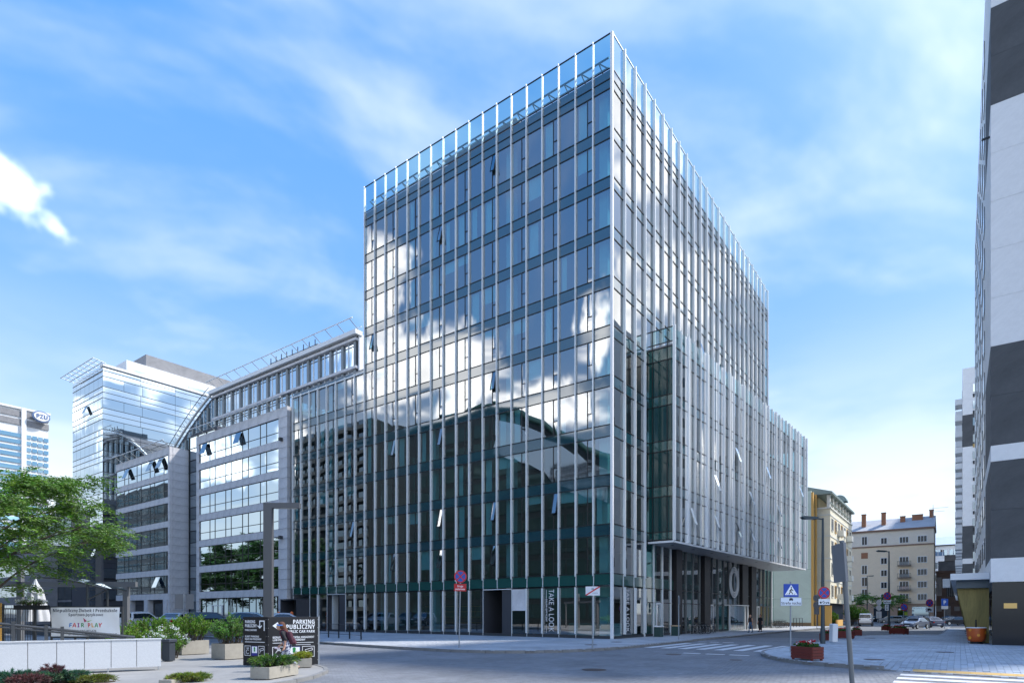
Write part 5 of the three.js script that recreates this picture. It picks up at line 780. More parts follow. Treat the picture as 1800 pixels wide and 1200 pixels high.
for (const [x, z, a] of [[15.1, 1.15, 1.1], [15.8, 1.2, 1.35], [16.6, 1.1, 1.2]]) copyOf(bike0, 'bicycle', bikeLab, [x, 0, z], a); copyOf(bike0, 'bicycle', 'black bicycle parked lengthwise at the end of the entrance rack', [18.3, 0, 1.45], 0.15);
for (let i = 0; i < 7; i++) copyOf(bike0, 'bicycle', 'bicycle in the crowded rack beside the pale green wall', [42.4 + i * 0.95, 0, 1.2], 1.1 + (i % 3) * 0.2, 'bicycles by the green wall');
{ const t = thing('bicycle_rack', 'row of steel hoops holding the bicycles beside the entrance', 'bicycle rack', [0, 0, 0]); for (let i = 0; i < 5; i++) part(t, 'hoop', tube([[14.0 + i * 0.8, 0, 0.7], [14.0 + i * 0.8, 0.7, 0.72], [14.0 + i * 0.8, 0.75, 1.3], [14.0 + i * 0.8, 0, 1.4]], 0.02, 6), M.steel); }
{ const t = thing('railing', 'plain dark railing at the end of the bicycle rack by the green wall', 'railing', [49, 0, 2.2]); for (let i = 0; i < 4; i++) part(t, 'post', boxGeo(0.06, 1.2, 0.06), M.frame, i * 1.9, 0.6, 0); part(t, 'rail', rod([0, 1.2, 0], [5.7, 1.2, 0], 0.03), M.frame); part(t, 'rail', rod([0, 0.3, 0], [5.7, 0.3, 0], 0.02), M.frame); }

// ------------------------------------------------------------------ left-hand square
const PL = -0.06;
{ // granite wall of separate panels on short feet, with a railing that follows the ramp behind it
  const A = V(-30.19, PL, -1.53), B = V(-36.9, PL, -3.80), d = B.clone().sub(A), len = d.length(), yaw = -Math.atan2(d.z, d.x), t = thing('granite_wall', 'low pale granite panel wall beside the ramp and the juniper bed', 'wall', [A.x, PL, A.z], yaw);
  const n = 10, w = len / n; for (let i = 0; i < n; i++) { box(t, 'panel', M.granite, i * w + 0.008, (i + 1) * w - 0.008, 0.13 + rr(0, 0.004), 1.03, -0.04, 0.03 + rr(-0.003, 0.003)); if (i % 2 === 0) box(t, 'foot', M.steel, i * w + 0.06, i * w + 0.1, 0, 0.13, -0.03, 0.02); }
  box(t, 'core', M.concrete, 0.03, len, 0.16, 1.0, 0.04, 0.30); box(t, 'coping', M.granite, -0.02, len, 1.035, 1.07, -0.06, 0.34);
  for (const [x, y] of [[2.7, 1.25], [3.1, 1.30], [3.9, 1.42], [5.2, 1.6]]) box(t, 'railing_post', M.darkSteel, x - 0.045, x + 0.045, 1.07, y + 0.25, 0.12, 0.2);
  part(t, 'handrail', rod([0.75, 1.12, 0.16], [6.9, 1.98, 0.16], 0.045, 8), M.darkSteel); part(t, 'handrail', rod([1.0, 1.08, 0.16], [6.9, 1.86, 0.16], 0.03, 8), M.darkSteel);
}
const mPlanter = mat([0.40, 0.37, 0.31], 0.9, 0, { map: T.stain });
function planter(label, x, z, w, d, h, yaw, plant) {
  const t = thing('planter', label, 'planter', [x, PL, z], yaw, 'concrete planters'); const k = 0.07;
  part(t, 'trough', merge([bg(-w / 2, w / 2, 0.03, h, d / 2 - k, d / 2), bg(-w / 2, w / 2, 0.03, h, -d / 2, -d / 2 + k), bg(-w / 2, -w / 2 + k, 0.03, h, -d / 2 + k, d / 2 - k), bg(w / 2 - k, w / 2, 0.03, h, -d / 2 + k, d / 2 - k)]), mPlanter);
  box(t, 'soil', mat([0.03, 0.024, 0.018], 1), -w / 2 + k, w / 2 - k, 0.04, h - 0.08, -d / 2 + k, d / 2 - k); box(t, 'foot', mPlanter, -w / 2 + 0.1, -w / 2 + 0.25, 0, 0.03, -d / 3, d / 3); box(t, 'foot', mPlanter, w / 2 - 0.25, w / 2 - 0.1, 0, 0.03, -d / 3, d / 3); return t;
}
planter('large square concrete planter beside the dark litter bin', -25.7, -8.8, 1.25, 0.95, 0.66, 0); planter('large square concrete planter touching the black parking sign', -26.05, -4.5, 1.25, 1.0, 0.66, 0.05);
planter('long low concrete planter in front of the black parking sign', -29.25, 3.72, 1.5, 0.62, 0.36, 0.42); planter('small low concrete planter at the corner of the parking sign', -26.78, 1.52, 0.56, 0.5, 0.33, -0.5); planter('tan concrete planter behind the flowering shrub', -25.2, -13.2, 1.9, 1.0, 0.6, 0);
makeShrub(thing('shrub', 'tall loose green shrub in the planter beside the litter bin', 'shrub', [-25.7, 0.5, -8.8]), { h: 1.25, r: [0.95, 0.9], n: 70, leafLen: 0.12, per: 42, col: [0.11, 0.24, 0.02] });
makeShrub(thing('shrub', 'bushy green shrub with pale young leaves in the planter touching the sign', 'shrub', [-26.05, 0.5, -4.5]), { h: 1.25, r: [0.85, 0.85], n: 70, leafLen: 0.11, per: 46, col: [0.085, 0.20, 0.03], up: 0.3 });
makeShrub(thing('shrub', 'green shrub in the tan planter beyond the flowering shrub', 'shrub', [-25.2, 0.45, -13.2]), { h: 1.2, r: [1.3, 0.9], n: 60, leafLen: 0.13, per: 40, col: [0.10, 0.22, 0.02] });
makeJuniper(thing('juniper', 'dark green spiky juniper in the long low planter', 'shrub', [-29.25, 0.22, 3.72]), { r: [0.85, 0.45], h: 0.42, n: 120, col: [0.03, 0.11, 0.012], tip: { share: 0.35, col: [0.10, 0.20, 0.015] } });
makeShrub(thing('shrub', 'clipped yellow-green shrub in the small low planter', 'shrub', [-26.78, 0.22, 1.52]), { h: 0.26, r: [0.34, 0.28], n: 70, leafLen: 0.05, per: 46, col: [0.26, 0.30, 0.015] });
makeShrub(thing('shrub', 'green shrub with clusters of white flowers beyond the end of the granite wall', 'shrub', [-27.6, PL, -7.0]), { h: 1.3, r: [0.8, 1.1], n: 90, leafLen: 0.10, per: 36, col: [0.10, 0.22, 0.02], flowers: { share: 0.5, col: [0.8, 0.82, 0.85] } });
makeShrub(thing('shrub', 'green leafy shrub beside the white banner', 'shrub', [-28.4, PL, -8.6]), { h: 1.5, r: [0.9, 0.9], n: 80, leafLen: 0.11, per: 36, col: [0.12, 0.25, 0.02] });
for (const [x, z, rx, rz, h, c, tip, lab] of [[-34.6, 0.0, 0.9, 0.8, 0.42, TEAL, null, 'blue-green spreading juniper at the far end of the bed below the granite wall'], [-33.7, 0.55, 0.75, 0.6, 0.40, TEAL, { share: 0.3, col: [0.06, 0.14, 0.05] }, 'blue-green juniper in the middle of the bed below the granite wall'], [-33.75, 0.1, 0.35, 0.35, 0.52, [0.10, 0.035, 0.04], null, 'reddish purple barberry tuft between the junipers'], [-34.5, 0.9, 0.5, 0.35, 0.36, [0.11, 0.045, 0.045], null, 'reddish low barberry in front of the junipers'], [-33.05, 0.95, 0.55, 0.42, 0.2, [0.13, 0.16, 0.02], null, 'olive creeping juniper at the tip of the bed'], [-35.6, 0.2, 0.9, 0.9, 0.4, TEAL, null, 'blue-green juniper at the rim of the bed, furthest from the planters'], [-31.35, 2.85, 0.62, 0.42, 0.26, [0.12, 0.18, 0.02], { share: 0.4, col: [0.2, 0.26, 0.02] }, 'bright olive creeping juniper alone on the open paving']])
  makeJuniper(thing('juniper', lab, 'shrub', [x, PL, z]), { r: [rx, rz], h, n: Math.round(90 * (rx + rz)), col: c, tip });
struct('planting_bed', flatSlab([[-37.5, -1.6], [-33.2, 0.0], [-32.6, 1.2], [-33.4, 1.7], [-36, 1.6], [-38.5, 0.5]], PL, PL + 0.03), mat([0.06, 0.045, 0.033], 1, 0, { map: T.fine }));
{ const t = thing('planter', 'low stone edge under the lone olive juniper', 'planter', [-31.7, PL, 2.75], 0.5); part(t, 'trough', new RoundedBoxGeometry(0.8, 0.12, 0.4, 2, 0.03), mPlanter, 0, 0.06, 0); part(t, 'soil', boxGeo(0.6, 0.02, 0.25), mat([0.05, 0.04, 0.03], 1), 0, 0.125, 0); }
{ const t = thing('litter_bin', 'dark blue-grey litter bin at the end of the granite wall', 'litter bin', [-28.3, PL, -5.2], 0.4); part(t, 'body', new RoundedBoxGeometry(0.30, 0.75, 0.36, 2, 0.02), mat([0.05, 0.06, 0.075], 0.5, 0.3), 0, 0.4, 0); part(t, 'lid', new RoundedBoxGeometry(0.42, 0.12, 0.44, 2, 0.02), mat([0.06, 0.07, 0.09], 0.5, 0.3), 0, 0.83, 0); part(t, 'foot', boxGeo(0.2, 0.05, 0.2), M.frame, 0, 0.025, 0); }
// black parking sign: two printed panels meeting at an angle
{
  const A = V(-27.66, 0, -0.80), B = V(-27.42, 0, 0.34), C = V(-25.75, 0, 0.98), t = thing('parking_sign', 'free-standing black car park sign of two panels with white lettering', 'sign', [0, PL, 0]), H = 1.80, mBk = mat([0.016, 0.016, 0.02], 0.5);
  const panelOn = (P, Q, w, draw) => { const d = Q.clone().sub(P), L = d.length(), yaw = -Math.atan2(d.z, d.x), mid = P.clone().lerp(Q, 0.5); const p = part(t, 'panel', boxGeo(L - 0.004, H - 0.04, 0.05), mBk, mid.x, H / 2 + 0.01, mid.z, yaw); face(p, 'print', L - 0.03, H - 0.08, decal(Math.round(w), Math.round(w * (H - 0.08) / (L - 0.03)), draw), 0, 0, 0.028); for (let i = 0; i < 6; i++) for (const s of [-1, 1]) part(p, 'bolt', new THREE.SphereGeometry(0.012, 6, 4), M.steel, s * (L / 2 - 0.025), H / 2 - 0.12 - i * 0.3, 0.03); return p; };
  const icons = (c, xs, y, w, h) => { c.strokeStyle = '#e8e8ea'; c.lineWidth = 7; xs.forEach((x, i) => { if (i === 1) { c.fillStyle = '#2c2f86'; c.fillRect(x, y, w, h); c.fillStyle = '#eef0f2'; c.fillRect(x + 6, y + 6, w - 12, h * 0.68); c.fillStyle = '#17803c'; c.beginPath(); c.arc(x + w / 2, y + h * 0.22, w * 0.14, 0, 7); c.fill(); c.fillRect(x + w * 0.38, y + h * 0.34, w * 0.24, h * 0.24); } else { c.strokeRect(x, y, w, h); if (i === 0) { c.fillStyle = '#e8e8ea'; fit(c, '24h', x + w / 2, y + h * 0.25, w * 0.7, h * 0.22, 'bold'); c.beginPath(); c.arc(x + w / 2, y + h * 0.62, w * 0.25, 0.6, 5.6); c.stroke(); } else { c.beginPath(); c.moveTo(x + w * 0.2, y + h * 0.75); c.lineTo(x + w * 0.4, y + h * 0.45); c.stroke(); c.save(); c.translate(x + w * 0.55, y + h * 0.35); c.rotate(-0.25); c.strokeRect(-w * 0.3, -h * 0.11, w * 0.6, h * 0.2); c.restore(); } } }); };
  panelOn(A, B, 420, (c, w, h) => { c.fillStyle = '#16161a'; c.fillRect(0, 0, w, h); c.fillStyle = '#eceef0'; fit(c, 'PARKING', 30, h * 0.09, 190, 56, 'bold', 'left'); fit(c, 'PUBLICZNY', 30, h * 0.175, 215, 56, 'bold', 'left'); fit(c, 'PUBLIC CAR PARK', 30, h * 0.265, 215, 34, 'bold', 'left'); fit(c, 'ILMET PARKING', 30, h * 0.40, 360, 34, 'bold', 'left'); fit(c, 'WJAZD NA PODZIEMNY', 30, h * 0.455, 300, 34, 'bold', 'left'); c.fillRect(30, h * 0.51, 360, 8); c.strokeStyle = '#eceef0'; c.lineWidth = 15; c.beginPath(); c.moveTo(380, h * 0.28); c.lineTo(380, h * 0.075); c.lineTo(300, h * 0.075); c.lineTo(300, h * 0.23); c.moveTo(262, h * 0.17); c.lineTo(300, h * 0.215); c.lineTo(338, h * 0.17); c.stroke(); icons(c, [28, 152, 276], h * 0.60, 106, h * 0.20); });
  panelOn(B, C, 660, (c, w, h) => { c.fillStyle = '#16161a'; c.fillRect(0, 0, w, h); c.fillStyle = '#eceef0'; fit(c, 'PARKING', w - 40, h * 0.095, 300, 78, 'bold', 'right'); fit(c, 'PUBLICZNY', w - 40, h * 0.20, 390, 84, 'bold', 'right'); fit(c, 'PUBLIC CAR PARK', w - 40, h * 0.30, 390, 50, 'bold', 'right'); fit(c, 'BEZPŁATNE 15 MIN / CENTRAL MANAGEMENT', 60, h * 0.42, w - 110, 40, 'bold', 'left'); fit(c, 'LUB POSTÓJ CAŁODOBOWY', 60, h * 0.475, w - 230, 36, 'bold', 'left'); c.fillRect(60, h * 0.53, w - 120, 7); c.fillRect(w * 0.55, h * 0.575, w * 0.3, 6); c.strokeStyle = '#eceef0'; c.lineWidth = 18; c.beginPath(); c.moveTo(230, h * 0.175); c.lineTo(70, h * 0.175); c.moveTo(130, h * 0.11); c.lineTo(72, h * 0.175); c.lineTo(130, h * 0.24); c.stroke(); icons(c, [60, 260, 450], h * 0.62, 160, h * 0.22); });
  const back = C.clone().sub(B), D = A.clone().add(back); { const e = D.clone().sub(C); part(t, 'back_panel', boxGeo(e.length() - 0.12, H - 0.06, 0.04), mBk, (C.x + D.x) / 2 - 0.04, H / 2, (C.z + D.z) / 2 - 0.03, -Math.atan2(e.z, e.x)); } part(t, 'top', flatSlab([[A.x + 0.02, A.z + 0.04], [B.x + 0.02, B.z - 0.03], [C.x - 0.02, C.z - 0.05], [D.x - 0.02, D.z + 0.06]], H - 0.03, H - 0.01), mBk);
  part(t, 'post', boxGeo(0.06, H, 0.06), M.galv, C.x + 0.01, H / 2, C.z);
}
// tall angled steel lighting masts
function mast(label, x, z, h, arm, yaw, w = 0.42) { const t = thing('lighting_mast', label, 'lamp post', [x, PL, z], yaw, 'angled steel masts'); const m = mat([0.11, 0.113, 0.12], 0.55, 0.3); part(t, 'column', boxGeo(w, h, w * 0.62), m, 0, h / 2, 0); part(t, 'arm', boxGeo(arm, 0.26, w * 0.6), m, arm / 2 + w / 2, h - 0.13, 0); part(t, 'light_strip', boxGeo(arm * 0.8, 0.02, 0.14), mat([0.5, 0.5, 0.5], 0.4), arm / 2 + w / 2, h - 0.27, 0); part(t, 'base_plate', boxGeo(w + 0.2, 0.04, w * 0.62 + 0.2), m, 0, 0.02, 0); return t; }
mast('tall grey steel mast with a bent arm, rising behind the parking sign', -22.7, -7.2, 7.35, 1.35, -0.94); mast('grey steel mast with a bent arm in front of the stone blocks', -22.0, -29.9, 7.35, 1.6, -0.94);
{ const t = thing('pergola', 'grey steel pergola frame behind the closed parasol', 'pergola', [-29.3, PL, -19.6], -0.94), m = mat([0.16, 0.165, 0.175], 0.55, 0.3); for (const x of [0, 5.6, -4.5]) part(t, 'post', boxGeo(0.24, x ? 3.3 : 4.6, 0.24), m, x, x ? 1.65 : 2.3, 0); part(t, 'beam', boxGeo(11.5, 0.26, 0.2), m, 0.4, 3.44, 0.02); }
{ const t = thing('glass_awning', 'curved dark steel awning on thin posts above the banner', 'awning', [0, PL, 0]), pts = [[-29.5, 3.7, -16.4], [-28.7, 3.62, -15.4], [-28.0, 3.34, -14.4], [-27.4, 3.09, -13.65]]; for (const k of [0, 1]) part(t, 'rib', tube(pts.map(([x, y, z]) => [x + k * 1.2, y, z - k * 0.9]), 0.05, 6), M.darkSteel); part(t, 'sheet', (() => { const g = new THREE.PlaneGeometry(1, 1, 1, 3), p = g.attributes.position; for (let i = 0; i < 4; i++) for (let j = 0; j < 2; j++) p.setXYZ(i * 2 + j, pts[i][0] + j * 1.2, pts[i][1] + 0.06, pts[i][2] - j * 0.9); g.computeVertexNormals(); return g; })(), M.clear); for (const [x, z, h] of [[-28.0, -14.4, 3.3], [-26.8, -15.3, 3.3]]) part(t, 'post', cyl(0.06, 0.06, h, 8), M.darkSteel, x, 0, z); part(t, 'strut', rod([-28, 2.6, -14.4], [-27.45, 3.05, -13.7], 0.04), M.darkSteel); }
{ // banner on a fence
  const A = V(-30.81, 0, -9.8), B = V(-29.14, 0, -7.52), d = B.clone().sub(A), L = d.length(), t = thing('banner', 'white printed kindergarten banner hung on a dark fence', 'banner', [(A.x + B.x) / 2, PL, (A.z + B.z) / 2], -Math.atan2(d.z, d.x));
  const g = new THREE.PlaneGeometry(L, 1.18, 24, 8), p = g.attributes.position; for (let i = 0; i < p.count; i++) p.setZ(i, 0.03 * Math.sin(p.getX(i) * 5 + p.getY(i) * 4) + 0.018 * n2(p.getX(i) * 2.2, p.getY(i) * 3)); g.computeVertexNormals();
  part(t, 'cloth', g, decal(1000, 418, (c, w, h) => { c.fillStyle = '#eef1f6'; c.fillRect(0, 0, w, h); c.fillStyle = '#20283c'; fit(c, 'Niepubliczny Żłobek i Przedszkole', w / 2, 46, 940, 60, 'bold'); fit(c, 'Sportowo-Językowe', w / 2, 106, 560, 54, 'bold'); fit(c, 'tel. 507-007-676', w / 2, 342, 430, 44, 'bold'); fit(c, 'ul. Świętokrzyska 32 i 1', w / 2 - 20, 390, 520, 40, 'bold'); fit(c, 'Wola 07', 905, 384, 110, 26, 'bold');
    const col = ['#1f7fd0', '#d2262e', '#8a2b86', '#22904a', '#1f7fd0', '#d2262e', '#e0a020', '#22904a', '#d2262e']; 'FAIR PLAY'.split('').forEach((ch, i) => { c.fillStyle = col[i]; fit(c, ch, 285 + i * 54, 258, 60, 84, 'bold'); });
    c.fillStyle = '#b03060'; c.beginPath(); c.moveTo(470, 150); c.lineTo(525, 200); c.lineTo(480, 215); c.fill(); c.fillStyle = '#6cb33f'; c.beginPath(); c.moveTo(525, 205); c.lineTo(610, 180); c.lineTo(540, 215); c.fill(); }, 0.7), 0, 1.57, 0.06);
  for (let i = 0; i < 4; i++) box(t, 'fence_post', M.darkSteel, -L / 2 - 0.05 + (i * (L + 0.1)) / 3 - 0.03, -L / 2 - 0.05 + (i * (L + 0.1)) / 3 + 0.03, 0, 2.2, -0.06, 0.0); box(t, 'fence_rail', M.darkSteel, -L / 2, L / 2, 2.15, 2.2, -0.05, -0.01); box(t, 'fence_rail', M.darkSteel, -L / 2, L / 2, 0.9, 0.95, -0.05, -0.01);
  const f = thing('fence', 'dark upright-bar fence carrying a flower trough, left of the banner', 'fence', [-32.3, PL, -11.2], -Math.atan2(d.z, d.x)); for (let i = 0; i < 26; i++) box(f, 'bar', M.darkSteel, -1.0 + i * 0.1, -0.985 + i * 0.1, 0.1, 2.1, 0, 0.015); for (const y of [0.15, 2.08]) box(f, 'rail', M.darkSteel, -1.02, 1.6, y, y + 0.05, -0.02, 0.035); for (const x of [-1, 0.3, 1.6]) box(f, 'post', M.darkSteel, x - 0.04, x + 0.04, 0, 2.3, -0.03, 0.05);
  const tr = thing('flower_trough', 'dark trough of white flowers on top of the bar fence', 'planter', [-31.55, 2.0, -9.6], -Math.atan2(d.z, d.x)); box(tr, 'trough', M.frame, -0.65, 0.65, 0, 0.18, -0.1, 0.1); const pl = new THREE.Group(); pl.name = 'flowers'; tr.add(pl); pl.position.y = 0.15; makeShrub(pl, { h: 0.22, r: [0.62, 0.16], n: 40, leafLen: 0.07, per: 14, col: [0.08, 0.16, 0.03], flowers: { share: 0.6, col: [0.8, 0.82, 0.8] } });
}
{ const t = thing('parasol', 'closed pale grey parasol standing behind the fence', 'parasol', [-30.2, PL, -14.0]); part(t, 'pole', cyl(0.03, 0.03, 3.55, 10), M.darkSteel);
  const n = 48, prof = [[3.5, 0.03], [3.3, 0.10], [3.0, 0.24], [2.86, 0.27], [2.5, 0.33], [2.0, 0.42], [1.55, 0.50]], P = [], idx = []; prof.forEach(([y, r]) => { for (let i = 0; i < n; i++) { const a = (i / n) * 6.2832, k = 1 + 0.20 * Math.cos(a * 8) * (r > 0.2 ? 1 : 0.3) + 0.05 * Math.sin(a * 3 + y); P.push(Math.cos(a) * r * k, y, Math.sin(a) * r * k); } }); for (let j = 0; j < prof.length - 1; j++) for (let i = 0; i < n; i++) { const a = j * n + i, b = j * n + (i + 1) % n; idx.push(a, b, a + n, b, b + n, a + n); } const g = new THREE.BufferGeometry(); g.setAttribute('position', new THREE.Float32BufferAttribute(P, 3)); g.setIndex(idx); g.computeVertexNormals();
  part(t, 'canopy', g, mat([0.50, 0.51, 0.53], 0.9, 0, { side: THREE.DoubleSide })); part(t, 'strap', new THREE.TorusGeometry(0.29, 0.03, 6, 24).rotateX(Math.PI / 2), mat([0.45, 0.46, 0.48], 0.9), 0, 2.85, 0); part(t, 'base', cyl(0.35, 0.32, 0.08, 20), M.concrete); part(t, 'finial', new THREE.SphereGeometry(0.045, 8, 6), M.darkSteel, 0, 3.57, 0); }
{ const t = thing('wooden_kiosk', 'orange-yellow wooden post panel at the edge of the square', 'kiosk', [-33.1, PL, -7.75], -0.94); for (let i = 0; i < 5; i++) box(t, 'plank', mat([0.50, 0.27, 0.05], 0.7, 0, { map: T.wood }), -0.9, 0.18, 0.9 + i * 0.28, 1.17 + i * 0.28, -0.03, 0.03); box(t, 'post', mat([0.42, 0.22, 0.04], 0.7, 0, { map: T.wood }), 0.1, 0.2, 0, 2.25, 0.035, 0.12); }
console.log('props');
// ------------------------------------------------------------------ cars
struct('car_park', flatSlab([[-20.5, -62], [-13.2, -62], [-0.6, -62], [-0.6, -41], [-9, -30], [-20.5, -28]], -0.15, 0.42), mRoad);
const mTyre = mat([0.015, 0.015, 0.016], 0.85), mRim = mat([0.45, 0.46, 0.47], 0.35, 0.8), mCarGlass = phys([0.012, 0.016, 0.018], { roughness: 0.03, ior: 1.6, clearcoat: 1 }), mHead = phys([0.75, 0.77, 0.78], { roughness: 0.08, clearcoat: 1 }), mTail = phys([0.35, 0.01, 0.01], { roughness: 0.15, clearcoat: 1 });
const KINDS = {
  sedan: { L: 4.5, W: 1.76, belt: 0.92, top: 1.43, prof: [[-2.22, 0.32], [-2.25, 0.62], [-2.18, 0.93], [-1.62, 0.98], [-0.95, 1.40], [-0.4, 1.43], [0.25, 1.40], [1.0, 0.97], [1.95, 0.80], [2.2, 0.62], [2.24, 0.34]], win: [[-1.42, 0.97], [-0.88, 1.33], [-0.38, 1.36], [0.18, 1.33], [0.80, 0.97]], wheels: [-1.35, 1.38] },
  wagon: { L: 4.5, W: 1.76, belt: 0.95, top: 1.5, prof: [[-2.22, 0.32], [-2.25, 0.7], [-2.15, 1.0], [-1.95, 1.45], [-0.4, 1.5], [0.3, 1.46], [1.05, 1.0], [1.95, 0.84], [2.2, 0.64], [2.24, 0.34]], win: [[-2.02, 1.0], [-1.86, 1.38], [-0.4, 1.42], [0.22, 1.39], [0.85, 1.0]], wheels: [-1.35, 1.38] },
  van: { L: 4.6, W: 1.84, belt: 1.1, top: 1.95, prof: [[-2.28, 0.34], [-2.32, 0.8], [-2.27, 1.2], [-2.12, 1.90], [-1.9, 1.95], [0.6, 1.93], [0.95, 1.86], [1.55, 1.15], [2.1, 0.95], [2.28, 0.7], [2.3, 0.36]], win: [[0.1, 1.16], [0.15, 1.75], [0.8, 1.75], [1.35, 1.16]], wheels: [-1.4, 1.42] },
};
function carProto(kind) {
  const K = KINDS[kind], b = 0.05;
  const narrow = (g) => { const p = g.attributes.position; for (let i = 0; i < p.count; i++) { const y = p.getY(i), k = y > K.belt ? 1 - (kind === 'van' ? 0.14 : 0.26) * (y - K.belt) / (K.top - K.belt) : 1 - 0.06 * clamp((0.55 - y) / 0.3), x = p.getX(i), e = 1 - 0.10 * clamp((Math.abs(x) - K.L * 0.36) / (K.L * 0.14)) ** 2; p.setZ(i, p.getZ(i) * k * e); } g.computeVertexNormals(); return g; };
  const body = narrow((() => { const g = shapeGeo(K.prof, K.W - 2 * b, b); g.translate(0, 0, -(K.W - 2 * b) / 2); return g; })());
  const win = narrow((() => { const g = shapeGeo(K.win, K.W + 0.012); g.translate(0, 0, -(K.W + 0.012) / 2); return g; })());
  const n = K.prof.length, quad = (a, c, out) => { const dx = c[0] - a[0], dy = c[1] - a[1], l = Math.hypot(dx, dy), nx = -dy / l * out, ny = dx / l * out, P = []; const at = (t, s) => { const x = a[0] + dx * t + nx, y = a[1] + dy * t + ny, k = y > K.belt ? 1 - (kind === 'van' ? 0.14 : 0.26) * (y - K.belt) / (K.top - K.belt) : 1; P.push(x, y, s * (K.W / 2 - 0.13) * k); }; at(0.12, -1); at(0.12, 1); at(0.9, 1); at(0.9, -1); const g = new THREE.BufferGeometry(); g.setAttribute('position', new THREE.Float32BufferAttribute(P, 3)); g.setIndex([0, 1, 2, 0, 2, 3, 0, 2, 1, 0, 3, 2]); const q = g.toNonIndexed(); q.computeVertexNormals(); q.setAttribute('uv', new THREE.Float32BufferAttribute(new Float32Array(24), 2)); return q; };
  const front = kind === 'sedan' ? [K.prof[6], K.prof[7]] : kind === 'wagon' ? [K.prof[5], K.prof[6]] : [K.prof[6], K.prof[7]], rear = kind === 'sedan' ? [K.prof[3], K.prof[4]] : [K.prof[2], K.prof[3]];
  return { K, body, win, wind: quad(front[0], front[1], 0.055), rear: quad(rear[0], rear[1], 0.055), tyre: new THREE.TorusGeometry(0.245, 0.085, 8, 22), rim: new THREE.CylinderGeometry(0.21, 0.21, 0.15, 14).rotateX(Math.PI / 2), head: new THREE.SphereGeometry(0.15, 10, 6).scale(0.5, 0.6, 1.2), tail: boxGeo(0.05, kind === 'van' ? 0.34 : 0.18, 0.2), bumper: new RoundedBoxGeometry(0.14, 0.2, K.W * 0.93, 2, 0.04) };
}
const protos = {};
function car(kind, paint, label, x, z, yaw, y = ROAD, group) {
  const G = protos[kind] || (protos[kind] = carProto(kind)), K = G.K, t = thing(kind === 'van' ? 'parked_van' : 'parked_car', label, kind === 'van' ? 'van' : 'car', [x, y, z], yaw, group), mp = phys(paint, { roughness: 0.32, metalness: 0.2, clearcoat: 1, clearcoatRoughness: 0.05 });
  part(t, 'body', G.body, mp); part(t, 'side_windows', G.win, mCarGlass); part(t, 'windscreen', G.wind, mCarGlass); part(t, 'rear_window', G.rear, mCarGlass);
  for (const wx of K.wheels) for (const s of [-1, 1]) { const w = part(t, 'wheel', G.tyre, mTyre, wx, 0.33, s * (K.W / 2 - 0.07)); part(w, 'rim', G.rim, mRim); }
  for (const s of [-1, 1]) { part(t, 'headlight', G.head, mHead, K.L / 2 - 0.13, 0.70, s * K.W * 0.35); part(t, 'tail_light', G.tail, mTail, -K.L / 2 - 0.02, kind === 'van' ? 0.95 : 0.78, s * K.W * 0.39); part(t, 'mirror', boxGeo(0.12, 0.12, 0.2), mp, K.win[K.win.length - 1][0] - 0.1, K.belt + 0.1, s * (K.W / 2 + 0.08)); }
  const bm = kind === 'van' ? M.frame : mp; part(t, 'bumper', G.bumper, bm, K.L / 2 - 0.04, 0.42, 0); part(t, 'bumper', G.bumper, bm, -K.L / 2 + 0.02, 0.42, 0); part(t, 'number_plate', boxGeo(0.015, 0.11, 0.5), M.white, K.L / 2 + 0.042, 0.45, 0); part(t, 'number_plate', boxGeo(0.015, 0.11, 0.5), M.white, -K.L / 2 - 0.06, kind === 'van' ? 0.62 : 0.45, 0); part(t, 'grille', boxGeo(0.02, 0.13, 0.75), M.frame, K.L / 2 - 0.0, 0.64, 0); part(t, 'underside', boxGeo(K.L * 0.88, 0.12, K.W * 0.86), M.black, 0, 0.28, 0);
  return t;
}
const SIL = [0.42, 0.44, 0.46], BLK = [0.012, 0.013, 0.016], NAVY = [0.025, 0.04, 0.09], WHT = [0.72, 0.72, 0.72];
car('van', WHT, 'white van seen from behind on the side street', 71.5, 8.3, 0.05);
car('sedan', [0.10, 0.13, 0.19], 'dark blue-grey sedan facing down the street beside the flower box', 55.5, 15.6, Math.PI - 0.35); car('sedan', NAVY, 'navy sedan showing its red tail lights, beside the blue-grey sedan', 66, 16.9, 0.5);
car('wagon', SIL, 'silver estate car parked side-on before the cream house', 112, 8.4, 1.9); car('wagon', [0.3, 0.31, 0.33], 'grey estate car parked before the shop windows of the cream house', 110, 12.2, 1.7); car('sedan', BLK, 'black car partly behind the silver estate car', 114, 5.6, 1.8);
car('sedan', [0.04, 0.04, 0.045], 'dark car beside the blue parking sign', 88, 19.5, 2.2); car('sedan', WHT, 'pale car at the corner of the cream house', 104, 15.4, 2.3); car('wagon', BLK, 'black estate car in front of the brick building', 118, 18.2, 1.6); car('wagon', [0.05, 0.02, 0.02], 'dark red estate car in front of the brick building', 108, 20.4, 1.6);
const lotG = 'cars in the car park';
for (const [kind, c, lab, x, z, yaw] of [['wagon', WHT, 'white estate car in the car park behind the flowering shrub', -16.6, -36.5, 0.6], ['sedan', SIL, 'silver car in the car park behind the planter shrubs', -14.4, -34.2, 0.6], ['wagon', BLK, 'black estate car in the car park, right of the silver car', -11.9, -33.4, -0.4], ['sedan', BLK, 'black sedan in the car park beside the grey mast', -10.8, -29.8, -0.5], ['wagon', [0.25, 0.33, 0.36], 'pale teal estate car in the car park beside the grey mast', -8.0, -33.5, -0.4], ['sedan', SIL, 'silver sedan in the car park close to the black porch', -6.2, -31.0, -0.4], ['sedan', [0.05, 0.06, 0.08], 'dark car in the car park beneath the second stone block', -15.0, -43.5, 0.6]]) car(kind, c, lab, x, z, yaw, 0.44, lotG);

